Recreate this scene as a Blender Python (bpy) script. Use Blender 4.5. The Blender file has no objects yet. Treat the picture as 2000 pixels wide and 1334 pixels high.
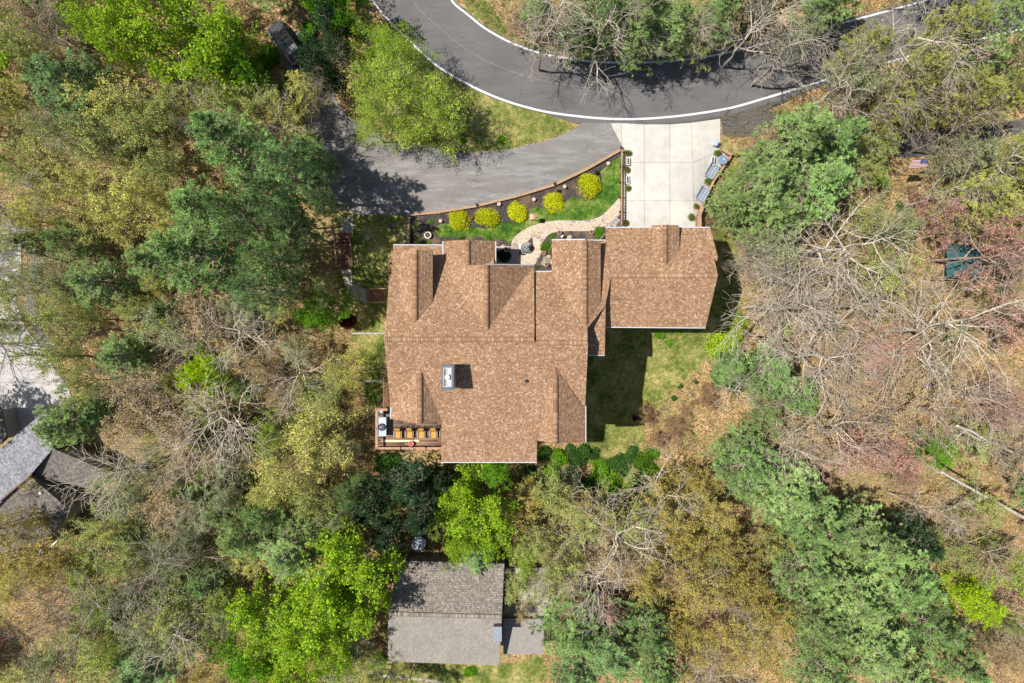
import bpy, bmesh, math, random
import numpy as np
from mathutils import Vector, geometry as mgeo

# ------------------------------------------------------------------ camera, light
S = bpy.context.scene
COL = S.collection
CAMZ, FPX = 62.0, 1360.0
SUN_EL, SUN_AZ = 62.5, math.radians(-3)      # the sun's light travels towards +x, a little towards -y
cam_d = bpy.data.cameras.new('camera'); cam = bpy.data.objects.new('camera', cam_d); COL.objects.link(cam)
cam.location = (0, 0, CAMZ); cam.rotation_euler = (0, 0, 0)
cam_d.sensor_width = 36; cam_d.lens = 36 * FPX / 2000; cam_d.clip_end = 1500
S.camera = cam
W = bpy.data.worlds.new('World'); S.world = W; W.use_nodes = True
wn = W.node_tree.nodes; wl = W.node_tree.links
bg = wn['Background']; sky = wn.new('ShaderNodeTexSky'); sky.sky_type = 'NISHITA'; sky.sun_disc = False
sky.sun_elevation = math.radians(SUN_EL); sky.sun_rotation = math.radians(-90)   # the sun stands at -x
wl.new(sky.outputs[0], bg.inputs[0]); bg.inputs[1].default_value = 0.08
sd = bpy.data.lights.new('sun', 'SUN'); sun = bpy.data.objects.new('sun', sd); COL.objects.link(sun)
sd.energy = 4.9; sd.angle = math.radians(0.55); sd.color = (1.0, 0.95, 0.87)
el = math.radians(SUN_EL)
sdir = Vector((math.cos(el) * math.cos(SUN_AZ), math.cos(el) * math.sin(SUN_AZ), -math.sin(el)))
sun.rotation_euler = sdir.to_track_quat('-Z', 'Y').to_euler(); sun.location = (-30, 0, 60)
S.view_settings.view_transform = 'Standard'; S.view_settings.look = 'None'
S.view_settings.exposure = 0.6; S.view_settings.gamma = 1
S.cycles.max_bounces = 5; S.cycles.diffuse_bounces = 2; S.cycles.glossy_bounces = 2
S.cycles.transmission_bounces = 3; S.cycles.transparent_max_bounces = 4
S.cycles.use_denoising = True
RG = np.random.default_rng(7); R = random.Random(5)

# ------------------------------------------------------------------ pixel of the photograph -> place
def U(px, py, z): return ((px - 1000) / FPX * (CAMZ - z), -(py - 667) / FPX * (CAMZ - z), z)
def PX(x, y, z): return 1000 + x * FPX / (CAMZ - z), 667 - y * FPX / (CAMZ - z)

# ------------------------------------------------------------------ terrain heights
CTRL = [(1190,235,-.1),(1400,225,-.1),(1215,330,-.15),(1215,440,-.2),(1300,330,-.1),(1370,300,-.15),(1365,440,-.2),(1300,440,-.2),
 (1130,250,-.1),(1050,300,0),(930,330,-.05),(850,370,-.15),(800,400,-.3),(1150,322,0),(1083,355,0),(1012,375,-.05),(930,396,-.1),(860,410,-.2),
 (1200,340,-.5),(1150,362,-.55),(1083,388,-.55),(1012,410,-.55),(930,428,-.6),(860,440,-.65),(815,440,-.7),(1100,440,-.6),(1000,470,-.65),(1190,410,-.5),(830,470,-.75),(1040,510,-.65),(1000,560,-.7),(1080,560,-.7),
 (700,300,-.6),(680,390,-1),(740,440,-1.1),(700,480,-1.8),(720,560,-3.0),(700,640,-4.6),(700,740,-6.6),(700,850,-8.6),(800,860,-8.8),
 (900,950,-10.6),(860,1090,-11.4),(860,1200,-12),(1000,1320,-12.6),(700,1250,-12),(1100,1100,-11.6),
 (1410,440,-3.0),(1450,440,-3.2),(1420,330,-1.2),(1421,469,-3.3),(1440,520,-4.2),(1440,620,-6.3),(1260,650,-7.2),(1180,680,-7.6),(1300,740,-9),(1247,824,-10.3),(1180,858,-10.4),(1400,860,-10),
 (1100,900,-10.6),(500,500,-3.2),(300,300,-1.8),(500,150,-.4),(560,90,-.2),(0,0,.5),(0,300,-2),(0,600,-6),(60,750,-7.5),(150,950,-9),(0,1334,-12.5),(400,1000,-10),(400,1334,-12.5),(300,700,-7),
 (800,50,.5),(800,170,.2),(1000,250,.1),(1000,60,1),(1250,60,.8),(1250,180,0),(1500,100,.5),(1500,250,-.2),(1700,60,1.2),(1900,100,1),(1700,300,-.8),(1800,450,-2.6),(2000,300,-.5),
 (1600,550,-5),(1800,650,-6.5),(2000,700,-7.5),(1600,800,-9),(1900,950,-10.5),(1500,1100,-11.5),(1750,1250,-13),(2000,1334,-14),(1300,1334,-13),(1000,-200,2.5),(1800,-200,3),(200,-200,2),
 (-300,600,-7),(2300,600,-6)]
_P = np.array([U(*c) for c in CTRL])
def _ker(d): return d * d * np.log(d + 1e-6)
_n = len(_P); _d = np.hypot(_P[:, None, 0] - _P[None, :, 0], _P[:, None, 1] - _P[None, :, 1])
_A = np.zeros((_n + 3, _n + 3)); _A[:_n, :_n] = _ker(_d) + np.eye(_n) * .4
_A[:_n, _n] = 1; _A[:_n, _n + 1:] = _P[:, :2]; _A[_n, :_n] = 1; _A[_n + 1:, :_n] = _P[:, :2].T
_w = np.linalg.solve(_A, np.concatenate([_P[:, 2], [0, 0, 0]]))
def TZ(x, y):
    x = np.asarray(x, float); y = np.asarray(y, float); sh = x.shape; x = x.ravel(); y = y.ravel()
    cx = np.clip(x, -62, 62); cy = np.clip(y, -44, 44)
    out = _w[_n] + _w[_n + 1] * cx + _w[_n + 2] * cy
    for i in range(_n): out += _w[i] * _ker(np.hypot(cx - _P[i, 0], cy - _P[i, 1]))
    return np.clip(out, -17, 5).reshape(sh)
def T(x, y): return float(TZ(np.array([x]), np.array([y]))[0])
def TP(px, py, h=0.0):
    """place on the ground (or h above it) seen at a pixel"""
    z = -2.0
    for _ in range(8):
        x, y, _z = U(px, py, z); z = z * .3 + (T(x, y) + h) * .7
    x, y, _z = U(px, py, z); return (x, y, T(x, y) + h)
def TPn(P, h=0.0):
    P = np.asarray(P, float); z = np.full(len(P), -2.0)
    for _ in range(8):
        x = (P[:, 0] - 1000) / FPX * (CAMZ - z); y = -(P[:, 1] - 667) / FPX * (CAMZ - z); z = z * .3 + (TZ(x, y) + h) * .7
    return np.stack([x, y, TZ(x, y) + h], 1)
def inpoly(x, y, poly):
    x = np.asarray(x); y = np.asarray(y); c = np.zeros(x.shape, bool); n = len(poly)
    for i in range(n):
        x0, y0 = poly[i][:2]; x1, y1 = poly[(i + 1) % n][:2]
        if y0 == y1: continue
        c ^= ((y0 > y) != (y1 > y)) & (x < (x1 - x0) * (y - y0) / (y1 - y0) + x0)
    return c

# ------------------------------------------------------------------ materials
def nmat(name):
    m = bpy.data.materials.new(name); m.use_nodes = True
    return m, m.node_tree.nodes, m.node_tree.links, m.node_tree.nodes['Principled BSDF']
def ramp(n, l, src, stops, interp='LINEAR'):
    r = n.new('ShaderNodeValToRGB'); r.color_ramp.interpolation = interp
    e = r.color_ramp.elements
    while len(e) < len(stops): e.new(.5)
    for k, (p, c) in enumerate(stops):
        e[k].position = p; e[k].color = (*c, 1)
    l.new(src, r.inputs[0]); return r.outputs[0]
def noise(n, l, scale, detail=4, rough=.55, kind='FAC', vec=None):
    t = n.new('ShaderNodeTexNoise'); t.inputs['Scale'].default_value = scale; t.inputs['Detail'].default_value = detail
    t.inputs['Roughness'].default_value = rough
    if vec: l.new(vec, t.inputs['Vector'])
    return t.outputs[0]
def noise_v(n, l, scale, vec):
    t = n.new('ShaderNodeTexNoise'); t.inputs['Scale'].default_value = scale; l.new(vec, t.inputs['Vector']); return t.outputs['Color']
def geo(n): return n.new('ShaderNodeNewGeometry').outputs['Position']
def mix(n, l, f, a, b, mode='MIX'):
    m = n.new('ShaderNodeMix'); m.data_type = 'RGBA'; m.blend_type = mode
    for s, v in ((0, f), (6, a), (7, b)):
        if isinstance(v, (int, float)): m.inputs[s].default_value = v
        elif isinstance(v, tuple): m.inputs[s].default_value = (*v, 1)
        else: l.new(v, m.inputs[s])
    return m.outputs[2]
def math_(n, l, op, a, b=0.0):
    m = n.new('ShaderNodeMath'); m.operation = op
    for s, v in ((0, a), (1, b)):
        if isinstance(v, (int, float)): m.inputs[s].default_value = v
        else: l.new(v, m.inputs[s])
    return m.outputs[0]
def bump(n, l, b, h, dist=.02, st=.6):
    k = n.new('ShaderNodeBump'); k.inputs['Distance'].default_value = dist; k.inputs['Strength'].default_value = st
    l.new(h, k.inputs['Height']); l.new(k.outputs[0], b.inputs['Normal'])
def plain(name, c, rough=.8, var=.25, scale=6, metal=0.0, spec=.3, bmp=0):
    m, n, l, b = nmat(name); p = geo(n)
    f = noise(n, l, scale, 5, .6, vec=p)
    lo = tuple(x * (1 - var) for x in c); hi = tuple(min(1, x * (1 + var)) for x in c)
    l.new(ramp(n, l, f, [(.3, lo), (.7, hi)]), b.inputs['Base Color'])
    b.inputs['Roughness'].default_value = rough; b.inputs['Metallic'].default_value = metal
    b.inputs['Specular IOR Level'].default_value = spec
    if bmp: bump(n, l, b, noise(n, l, scale * 5, 3, vec=p), bmp)
    return m
def attr(n, name):
    a = n.new('ShaderNodeAttribute'); a.attribute_name = name; return a.outputs['Fac']
def leafmat(name, trans=.35, vlo=.55, vhi=1.35, hue=.03):
    """colour of the object, varied leaf by leaf, part of the light passing through"""
    m, n, l, b = nmat(name); n.remove(b)
    oi = n.new('ShaderNodeObjectInfo'); r = attr(n, 'rnd')
    hs = n.new('ShaderNodeHueSaturation'); l.new(oi.outputs['Color'], hs.inputs['Color'])
    v = n.new('ShaderNodeMapRange'); v.inputs[3].default_value = vlo; v.inputs[4].default_value = vhi; l.new(r, v.inputs[0]); l.new(v.outputs[0], hs.inputs['Value'])
    h = n.new('ShaderNodeMapRange'); h.inputs[3].default_value = .5 - hue; h.inputs[4].default_value = .5 + hue
    l.new(math_(n, l, 'FRACT', math_(n, l, 'MULTIPLY', r, 17.3)), h.inputs[0]); l.new(h.outputs[0], hs.inputs['Hue'])
    d = n.new('ShaderNodeBsdfDiffuse'); t = n.new('ShaderNodeBsdfTranslucent'); mx = n.new('ShaderNodeMixShader')
    l.new(hs.outputs[0], d.inputs[0]); l.new(hs.outputs[0], t.inputs[0]); mx.inputs[0].default_value = trans
    l.new(d.outputs[0], mx.inputs[1]); l.new(t.outputs[0], mx.inputs[2]); l.new(mx.outputs[0], n['Material Output'].inputs[0])
    return m
def barkmat():
    m, n, l, b = nmat('bark'); oi = n.new('ShaderNodeObjectInfo'); tc = n.new('ShaderNodeTexCoord')
    f = noise(n, l, 5, 5, .7, vec=tc.outputs['Object'])
    c = mix(n, l, 1.0, oi.outputs['Color'], ramp(n, l, f, [(.3, (.45, .43, .4)), (.65, (1.15, 1.12, 1.1))]), 'MULTIPLY')
    l.new(c, b.inputs['Base Color']); b.inputs['Roughness'].default_value = .95; b.inputs['Specular IOR Level'].default_value = .1
    return m
M = {}
M['leaf'] = leafmat('leaf', .35); M['needle'] = leafmat('needle', .3, .38, 1.6, .02); M['bark'] = barkmat()
M['petal'] = leafmat('petal', .3, .8, 1.1, .01)
def shingle(name, stops, base):
    m, n, l, b = nmat(name); r = attr(n, 'rnd'); c = ramp(n, l, r, stops, 'CONSTANT'); p = geo(n)
    g = ramp(n, l, noise(n, l, 60, 3, .7, vec=p), [(.3, (.72,) * 3), (.7, (1.2,) * 3)])
    w = ramp(n, l, noise(n, l, .45, 6, .68, vec=p), [(.3, (.86, .85, .85)), (.7, (1.1, 1.1, 1.08))])
    c = mix(n, l, 1.0, mix(n, l, 1.0, c, g, 'MULTIPLY'), w, 'MULTIPLY')
    l.new(c, b.inputs['Base Color']); b.inputs['Roughness'].default_value = .95; b.inputs['Specular IOR Level'].default_value = .15
    return m
M['shingle'] = shingle('brown_shingle', [(0, (.20, .112, .063)), (.12, (.24, .14, .081)), (.32, (.268, .16, .095)), (.54, (.292, .178, .108)), (.72, (.318, .20, .124)), (.84, (.355, .238, .153)), (.93, (.395, .28, .187)), (.985, (.42, .315, .22))], 0)
M['grey_shingle'] = shingle('grey_shingle', [(0, (.160, .136, .120)), (.25, (.208, .180, .160)), (.5, (.248, .216, .188)), (.75, (.288, .256, .224)), (.92, (.336, .304, .264))], 0)
M['lit_grey_shingle'] = shingle('lit_grey_shingle', [(0, (.225, .205, .185)), (.3, (.25, .23, .205)), (.65, (.27, .248, .222)), (.9, (.295, .27, .245))], 0)
M['slate_shingle'] = shingle('slate_shingle', [(0, (.160, .160, .180)), (.3, (.200, .200, .224)), (.6, (.240, .240, .264)), (.85, (.280, .276, .300))], 0)
M['dark_shingle'] = shingle('dark_shingle', [(0, (.115, .105, .098)), (.3, (.15, .137, .125)), (.6, (.185, .17, .155)), (.85, (.225, .205, .185))], 0)
M['roof_base'] = plain('roof_underlay', (.13, .075, .05), .95)
M['grey_base'] = plain('grey_underlay', (.12, .11, .10), .95)
M['gutter'] = plain('white_gutter', (.42, .44, .50), .5, .06)
M['wall'] = plain('house_siding', (.36, .27, .2), .8, .15)
M['wall_grey'] = plain('grey_siding', (.3, .29, .27), .8, .15)
M['metal_dark'] = plain('slate_metal', (.075, .085, .1), .45, .15, metal=.3)
M['metal_white'] = plain('white_metal', (.58, .58, .61), .35, .05)
M['metal_blue'] = plain('pale_blue_metal', (.29, .36, .47), .4, .18, 3)
M['metal_grey'] = plain('grey_metal', (.3, .33, .38), .4, .2, 4, metal=.4)
M['black'] = plain('black_iron', (.018, .018, .022), .5, .3)
M['glass'] = plain('dark_glass', (.01, .013, .016), .06, .1, spec=.8)
M['wood'] = plain('weathered_timber', (.30, .205, .13), .9, .35, 9, bmp=.01)
M['wood_dark'] = plain('dark_stained_timber', (.13, .065, .04), .85, .4, 7)
M['wood_red'] = plain('cedar_rail', (.32, .195, .12), .8, .35, 8)
M['deck'] = shingle('deck_boards', [(0, (.17, .105, .075)), (.25, (.20, .125, .09)), (.5, (.235, .15, .105)), (.75, (.17, .14, .10)), (.9, (.27, .175, .125))], 0)
M['cushion'] = plain('mustard_canvas', (.45, .235, .055), .9, .12, 10)
M['terracotta'] = plain('terracotta', (.46, .23, .16), .8, .15)
M['clay_pale'] = plain('pale_clay', (.45, .35, .26), .85, .2)
M['soil'] = plain('potting_soil', (.09, .055, .035), .95, .4, 20)
M['stone'] = plain('tan_stone', (.36, .29, .21), .9, .3, 5, bmp=.02)
M['stone_grey'] = plain('grey_stone', (.3, .28, .26), .9, .35, 5, bmp=.02)
M['white_stone'] = plain('white_paint', (.6, .6, .59), .7, .1)
M['path_pave'] = plain('grey_paving', (.29, .27, .235), .9, .2, 4)
M['tarp'] = plain('teal_tarp', (.018, .07, .078), .6, .3, 3)  # darkened teal: the shade over the awning is put into its colour
M['car'] = plain('black_car_paint', (.02, .022, .026), .12, .15, spec=.9)
M['chrome'] = plain('chrome_trim', (.5, .5, .52), .2, .1, metal=1)
M['rubber'] = plain('rubber', (.02, .02, .02), .9)
M['red'] = plain('red_paint', (.5, .03, .03), .5, .2)
M['flag_red'] = plain('flag_red', (.42, .03, .05), .8, .08)
M['flag_white'] = plain('flag_white', (.75, .72, .74), .8, .05)
M['flag_blue'] = plain('flag_blue', (.05, .08, .26), .8, .1)
M['pale_yellow'] = plain('new_pine_board', (.68, .56, .32), .7, .1)

def concrete():
    m, n, l, b = nmat('pale_concrete'); p = geo(n); oi = n.new('ShaderNodeObjectInfo')
    c = ramp(n, l, noise(n, l, .9, 6, .62, vec=p), [(.3, (.365, .353, .325)), (.5, (.42, .408, .378)), (.7, (.46, .448, .415))])
    c = mix(n, l, 1.0, c, ramp(n, l, oi.outputs['Random'], [(0, (.95, .95, .95)), (1, (1.03, 1.025, 1.01))]), 'MULTIPLY')
    c = mix(n, l, ramp(n, l, noise(n, l, 2.6, 7, .78, vec=p), [(.52, (0,) * 3), (.72, (.6,) * 3)]), c, (.36, .35, .32))
    c = mix(n, l, ramp(n, l, noise(n, l, 14, 4, .8, vec=p), [(.62, (0,) * 3), (.72, (.7,) * 3)]), c, (.36, .34, .31))
    l.new(c, b.inputs['Base Color']); b.inputs['Roughness'].default_value = .9; bump(n, l, b, noise(n, l, 25, 4, vec=p), .004)
    return m
M['concrete'] = concrete()
def asphalt(name, a, bb, patch, scale=.35, crack=.5):
    m, n, l, b = nmat(name); p = geo(n)
    c = ramp(n, l, noise(n, l, scale, 6, .6, vec=p), [(.3, a), (.7, bb)])
    mp = n.new('ShaderNodeMapping'); mp.inputs['Scale'].default_value = (.3, 1.5, 1); mp.inputs['Rotation'].default_value = (0, 0, -.32); l.new(p, mp.inputs[0])
    c = mix(n, l, ramp(n, l, noise(n, l, 1.0, 8, .72, vec=mp.outputs[0]), [(.46, (0,) * 3), (.68, (.85,) * 3)]), c, patch)
    c = mix(n, l, ramp(n, l, noise(n, l, 4.5, 6, .8, vec=mp.outputs[0]), [(.60, (0,) * 3), (.70, (.6,) * 3)]), c, tuple(min(1, x * 1.5) for x in patch))
    v = n.new('ShaderNodeTexVoronoi'); v.feature = 'DISTANCE_TO_EDGE'; v.inputs['Scale'].default_value = .33
    wv = mix(n, l, .12, p, noise_v(n, l, 1.6, p)); l.new(wv, v.inputs['Vector'])
    c = mix(n, l, math_(n, l, 'MULTIPLY', ramp(n, l, v.outputs['Distance'], [(0, (1,) * 3), (.006, (0,) * 3)]), ramp(n, l, noise(n, l, .3, 2, vec=p), [(.5, (0,) * 3), (.55, (crack,) * 3)])), c, (.03, .03, .03))
    sp = noise(n, l, 26, 3, .85, vec=p)
    c = mix(n, l, 1.0, c, ramp(n, l, sp, [(.3, (.66,) * 3), (.72, (1.42,) * 3)]), 'MULTIPLY')
    l.new(c, b.inputs['Base Color']); b.inputs['Roughness'].default_value = .92; b.inputs['Specular IOR Level'].default_value = .2
    bump(n, l, b, sp, .008); return m
M['asphalt'] = asphalt('road_asphalt', (.092, .089, .09), (.112, .109, .109), (.125, .122, .122))
M['asphalt_edge'] = asphalt('shoulder_asphalt', (.065, .060, .055), (.086, .082, .073), (.103, .095, .086))
M['gravel'] = asphalt('worn_drive_surface', (.135, .126, .118), (.18, .17, .158), (.25, .243, .245), .25)
M['concrete_old'] = asphalt('old_concrete_yard', (.292, .275, .267), (.413, .396, .387), (.447, .430, .421), .3)
def linepaint():
    m, n, l, b = nmat('road_line_paint'); p = geo(n)
    l.new(ramp(n, l, noise(n, l, 9, 5, .8, vec=p), [(.25, (.369, .369, .377)), (.42, (.54, .545, .56))]), b.inputs['Base Color']); b.inputs['Roughness'].default_value = .7
    return m
M['line'] = linepaint()
def mulchmat():
    m, n, l, b = nmat('dark_mulch'); p = geo(n)
    v = n.new('ShaderNodeTexVoronoi'); v.inputs['Scale'].default_value = 16; l.new(p, v.inputs['Vector'])
    c = ramp(n, l, v.outputs['Color'], [(.2, (.022, .02, .02)), (.6, (.055, .045, .042)), (.95, (.11, .085, .07))])
    c = mix(n, l, ramp(n, l, noise(n, l, .9, 4, vec=p), [(.5, (0,) * 3), (.62, (.7,) * 3)]), c, (.16, .10, .065))
    l.new(c, b.inputs['Base Color']); b.inputs['Roughness'].default_value = 1; bump(n, l, b, v.outputs['Distance'], .05); return m
M['mulch'] = mulchmat()
def grasscol(n, l, p, lush):
    a = noise(n, l, .5, 5, .6, vec=p); f = noise(n, l, 22, 4, .7, vec=p); md = noise(n, l, 2.6, 5, .65, vec=p)
    if lush: st = [(.40, (.03, .08, .012)), (.46, (.06, .14, .018)), (.52, (.12, .19, .03)), (.60, (.27, .27, .09))]
    else: st = [(.38, (.055, .095, .018)), (.46, (.13, .165, .035)), (.53, (.23, .23, .07)), (.62, (.40, .33, .15))]
    c = ramp(n, l, math_(n, l, 'ADD', math_(n, l, 'MULTIPLY', a, .55), math_(n, l, 'MULTIPLY', md, .45)), st)
    return mix(n, l, 1.0, c, ramp(n, l, f, [(.28, (.35,) * 3), (.7, (1.45,) * 3)]), 'MULTIPLY'), f
def lawnmat():
    m, n, l, b = nmat('garden_turf'); p = geo(n); c, f = grasscol(n, l, p, True)
    l.new(c, b.inputs['Base Color']); b.inputs['Roughness'].default_value = 1; b.inputs['Specular IOR Level'].default_value = .1; bump(n, l, b, f, .06); return m
M['turf'] = lawnmat()
def groundmat():
    m, n, l, b = nmat('forest_floor'); p = geo(n)
    v = n.new('ShaderNodeTexVoronoi'); v.inputs['Scale'].default_value = 9; l.new(p, v.inputs['Vector'])
    sepv = n.new('ShaderNodeSeparateColor'); l.new(v.outputs['Color'], sepv.inputs[0])
    leaf = ramp(n, l, sepv.outputs[0], [(0, (.075, .045, .022)), (.2, (.19, .105, .048)), (.45, (.32, .18, .08)), (.7, (.42, .27, .13)), (1, (.52, .39, .23))])
    big = noise(n, l, .16, 5, .6, vec=p); med = noise(n, l, 1.4, 6, .7, vec=p)
    c = mix(n, l, ramp(n, l, big, [(.45, (0,) * 3), (.62, (.6,) * 3)]), leaf, ramp(n, l, sepv.outputs[1], [(0, (.07, .065, .028)), (.5, (.20, .18, .075)), (1, (.34, .31, .16))]))
    c = mix(n, l, ramp(n, l, med, [(.48, (0,) * 3), (.62, (.8,) * 3)]), c, ramp(n, l, sepv.outputs[2], [(0, (.06, .075, .02)), (1, (.23, .24, .07))]))
    g, f = grasscol(n, l, p, False)
    gm = math_(n, l, 'ADD', attr(n, 'grass'), math_(n, l, 'MULTIPLY', math_(n, l, 'SUBTRACT', med, .5), 1.3))
    c = mix(n, l, ramp(n, l, gm, [(.38, (0,) * 3), (.58, (1,) * 3)]), c, g)
    l.new(c, b.inputs['Base Color']); b.inputs['Roughness'].default_value = 1; b.inputs['Specular IOR Level'].default_value = .1
    bump(n, l, b, math_(n, l, 'ADD', v.outputs['Distance'], f), .07); return m
M['ground'] = groundmat()
def flagmat():
    m, n, l, b = nmat('flagstone'); oi = n.new('ShaderNodeObjectInfo'); p = geo(n)
    c = ramp(n, l, oi.outputs['Random'], [(0, (.357, .289, .208)), (.4, (.425, .348, .255)), (.75, (.399, .340, .264)), (.9, (.306, .230, .162)), (1, (.255, .212, .196))])
    c = mix(n, l, 1.0, c, ramp(n, l, noise(n, l, 8, 5, .7, vec=p), [(.3, (.75,) * 3), (.7, (1.15,) * 3)]), 'MULTIPLY')
    l.new(c, b.inputs['Base Color']); b.inputs['Roughness'].default_value = .85; bump(n, l, b, noise(n, l, 15, 4, vec=p), .01); return m
M['flagstone'] = flagmat()
M['mortar'] = plain('pale_mortar', (.52, .47, .40), .9, .1)

# ------------------------------------------------------------------ objects
def tag(o, label=None, cat=None, group=None, kind=None):
    if label: o['label'] = label
    if cat: o['category'] = cat
    if group: o['group'] = group
    if kind: o['kind'] = kind
    return o
def empty(name, loc, label, cat, group=None, rz=0.0):
    o = bpy.data.objects.new(name, None); COL.objects.link(o); o.location = loc; o.rotation_euler = (0, 0, rz); o.empty_display_size = .3
    return tag(o, label, cat, group)
def mesh_np(name, V, F, mats, midx=None, rnd=None, smooth=False, attrs=None):
    """V (n,3); F: list of index arrays, each (m,k)"""
    me = bpy.data.meshes.new(name); V = np.asarray(V, np.float32)
    F = [np.asarray(f, np.int32) for f in (F if isinstance(F, list) else [F]) if len(f)]
    me.vertices.add(len(V)); me.vertices.foreach_set('co', V.ravel())
    tot = np.concatenate([np.full(len(f), f.shape[1], np.int32) for f in F]); idx = np.concatenate([f.ravel() for f in F])
    me.loops.add(len(idx)); me.polygons.add(len(tot)); me.loops.foreach_set('vertex_index', idx)
    st = np.zeros(len(tot), np.int32); st[1:] = np.cumsum(tot)[:-1]; me.polygons.foreach_set('loop_start', st)
    for m in (mats if isinstance(mats, (list, tuple)) else [mats]): me.materials.append(m)
    if midx is not None: me.polygons.foreach_set('material_index', np.asarray(midx, np.int32))
    if rnd is not None:
        a = me.attributes.new('rnd', 'FLOAT', 'FACE'); a.data.foreach_set('value', np.asarray(rnd, np.float32))
    for k, v in (attrs or {}).items():
        a = me.attributes.new(k, 'FLOAT', 'POINT'); a.data.foreach_set('value', np.asarray(v, np.float32))
    if smooth: me.polygons.foreach_set('use_smooth', np.ones(len(tot), bool))
    me.update(calc_edges=True); return me
def link(name, me, parent=None, loc=(0, 0, 0), color=None, rot=None, scale=None):
    o = bpy.data.objects.new(name, me); COL.objects.link(o); o.location = loc
    if parent: o.parent = parent
    if rot: o.rotation_euler = rot
    if scale: o.scale = scale
    if color: o.color = (*color, 1)
    return o
class MB:
    """collects simple solids in world metres; build() links them as one mesh under parent"""
    def __init__(s): s.V = []; s.F = []
    def _add(s, V, F):
        b = len(s.V); s.V += [tuple(v) for v in V]; s.F += [tuple(i + b for i in f) for f in F]; return s
    def box(s, c, size, rz=0.0, rx=0.0, ry=0.0, taper=1.0):
        hx, hy, hz = size[0] / 2, size[1] / 2, size[2] / 2
        from mathutils import Euler
        m = Euler((rx, ry, rz)).to_matrix(); V = []
        for z in (-1, 1):
            t = taper if z > 0 else 1
            for x, y in ((-1, -1), (1, -1), (1, 1), (-1, 1)): V.append(Vector(c) + m @ Vector((x * hx * t, y * hy * t, z * hz)))
        return s._add(V, [(3, 2, 1, 0), (4, 5, 6, 7), (0, 1, 5, 4), (1, 2, 6, 5), (2, 3, 7, 6), (3, 0, 4, 7)])
    def prism(s, pts, z0, z1):
        """pts (x,y[,z]) outline; top at z1 (or its own z), bottom at z0"""
        n = len(pts); A = sum(pts[i][0] * pts[(i + 1) % n][1] - pts[(i + 1) % n][0] * pts[i][1] for i in range(n))
        if A < 0: pts = pts[::-1]
        V = [(p[0], p[1], z0) for p in pts] + [(p[0], p[1], z1 if z1 is not None else p[2]) for p in pts]
        return s._add(V, [tuple(range(n - 1, -1, -1)), tuple(range(n, 2 * n))] + [(i, (i + 1) % n, n + (i + 1) % n, n + i) for i in range(n)])
    def lathe(s, c, prof, n=16, a0=0.0):
        V = []; F = []; k = len(prof)
        for j in range(n):
            a = a0 + 2 * math.pi * j / n
            for r, z in prof: V.append((c[0] + r * math.cos(a), c[1] + r * math.sin(a), c[2] + z))
        for j in range(n):
            q = (j + 1) % n
            for i in range(k - 1): F.append((j * k + i, q * k + i, q * k + i + 1, j * k + i + 1))
        F.append(tuple(j * k for j in range(n - 1, -1, -1))); F.append(tuple(j * k + k - 1 for j in range(n)))
        return s._add(V, F)
    def bar(s, a, b, r, n=6, r2=None):
        a = Vector(a); b = Vector(b); d = (b - a).normalized(); u = d.orthogonal().normalized(); w = d.cross(u); r2 = r if r2 is None else r2
        V = [a + (u * math.cos(t) + w * math.sin(t)) * r for t in [2 * math.pi * i / n for i in range(n)]]
        V += [b + (u * math.cos(t) + w * math.sin(t)) * r2 for t in [2 * math.pi * i / n for i in range(n)]]
        return s._add(V, [tuple(range(n - 1, -1, -1)), tuple(range(n, 2 * n))] + [(i, (i + 1) % n, n + (i + 1) % n, n + i) for i in range(n)])
    def build(s, name, mat, parent=None, smooth=False, bevel=0.0, kind=None, label=None):
        org = Vector(parent.matrix_basis.translation) if parent else Vector((0, 0, 0)); p = parent
        while p is not None and p.parent is not None:
            p = p.parent; org = org + Vector(p.matrix_basis.translation)
        me = bpy.data.meshes.new(name)
        V = [Vector(v) - org for v in s.V]
        if parent is None and V:                                   # a thing of one mesh: its origin at its base
            org = Vector((sum(v.x for v in V) / len(V), sum(v.y for v in V) / len(V), min(v.z for v in V))); V = [v - org for v in V]
        me.from_pydata(V, [], s.F); me.materials.append(mat)
        if smooth:
            for f in me.polygons: f.use_smooth = True
            me.set_sharp_from_angle(angle=.7)
        o = link(name, me, parent, (0, 0, 0) if parent else org)
        if bevel:
            md = o.modifiers.new('bevel', 'BEVEL'); md.width = bevel; md.segments = 2
        if kind: o['kind'] = kind
        if label: o['label'] = label
        return o
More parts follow.
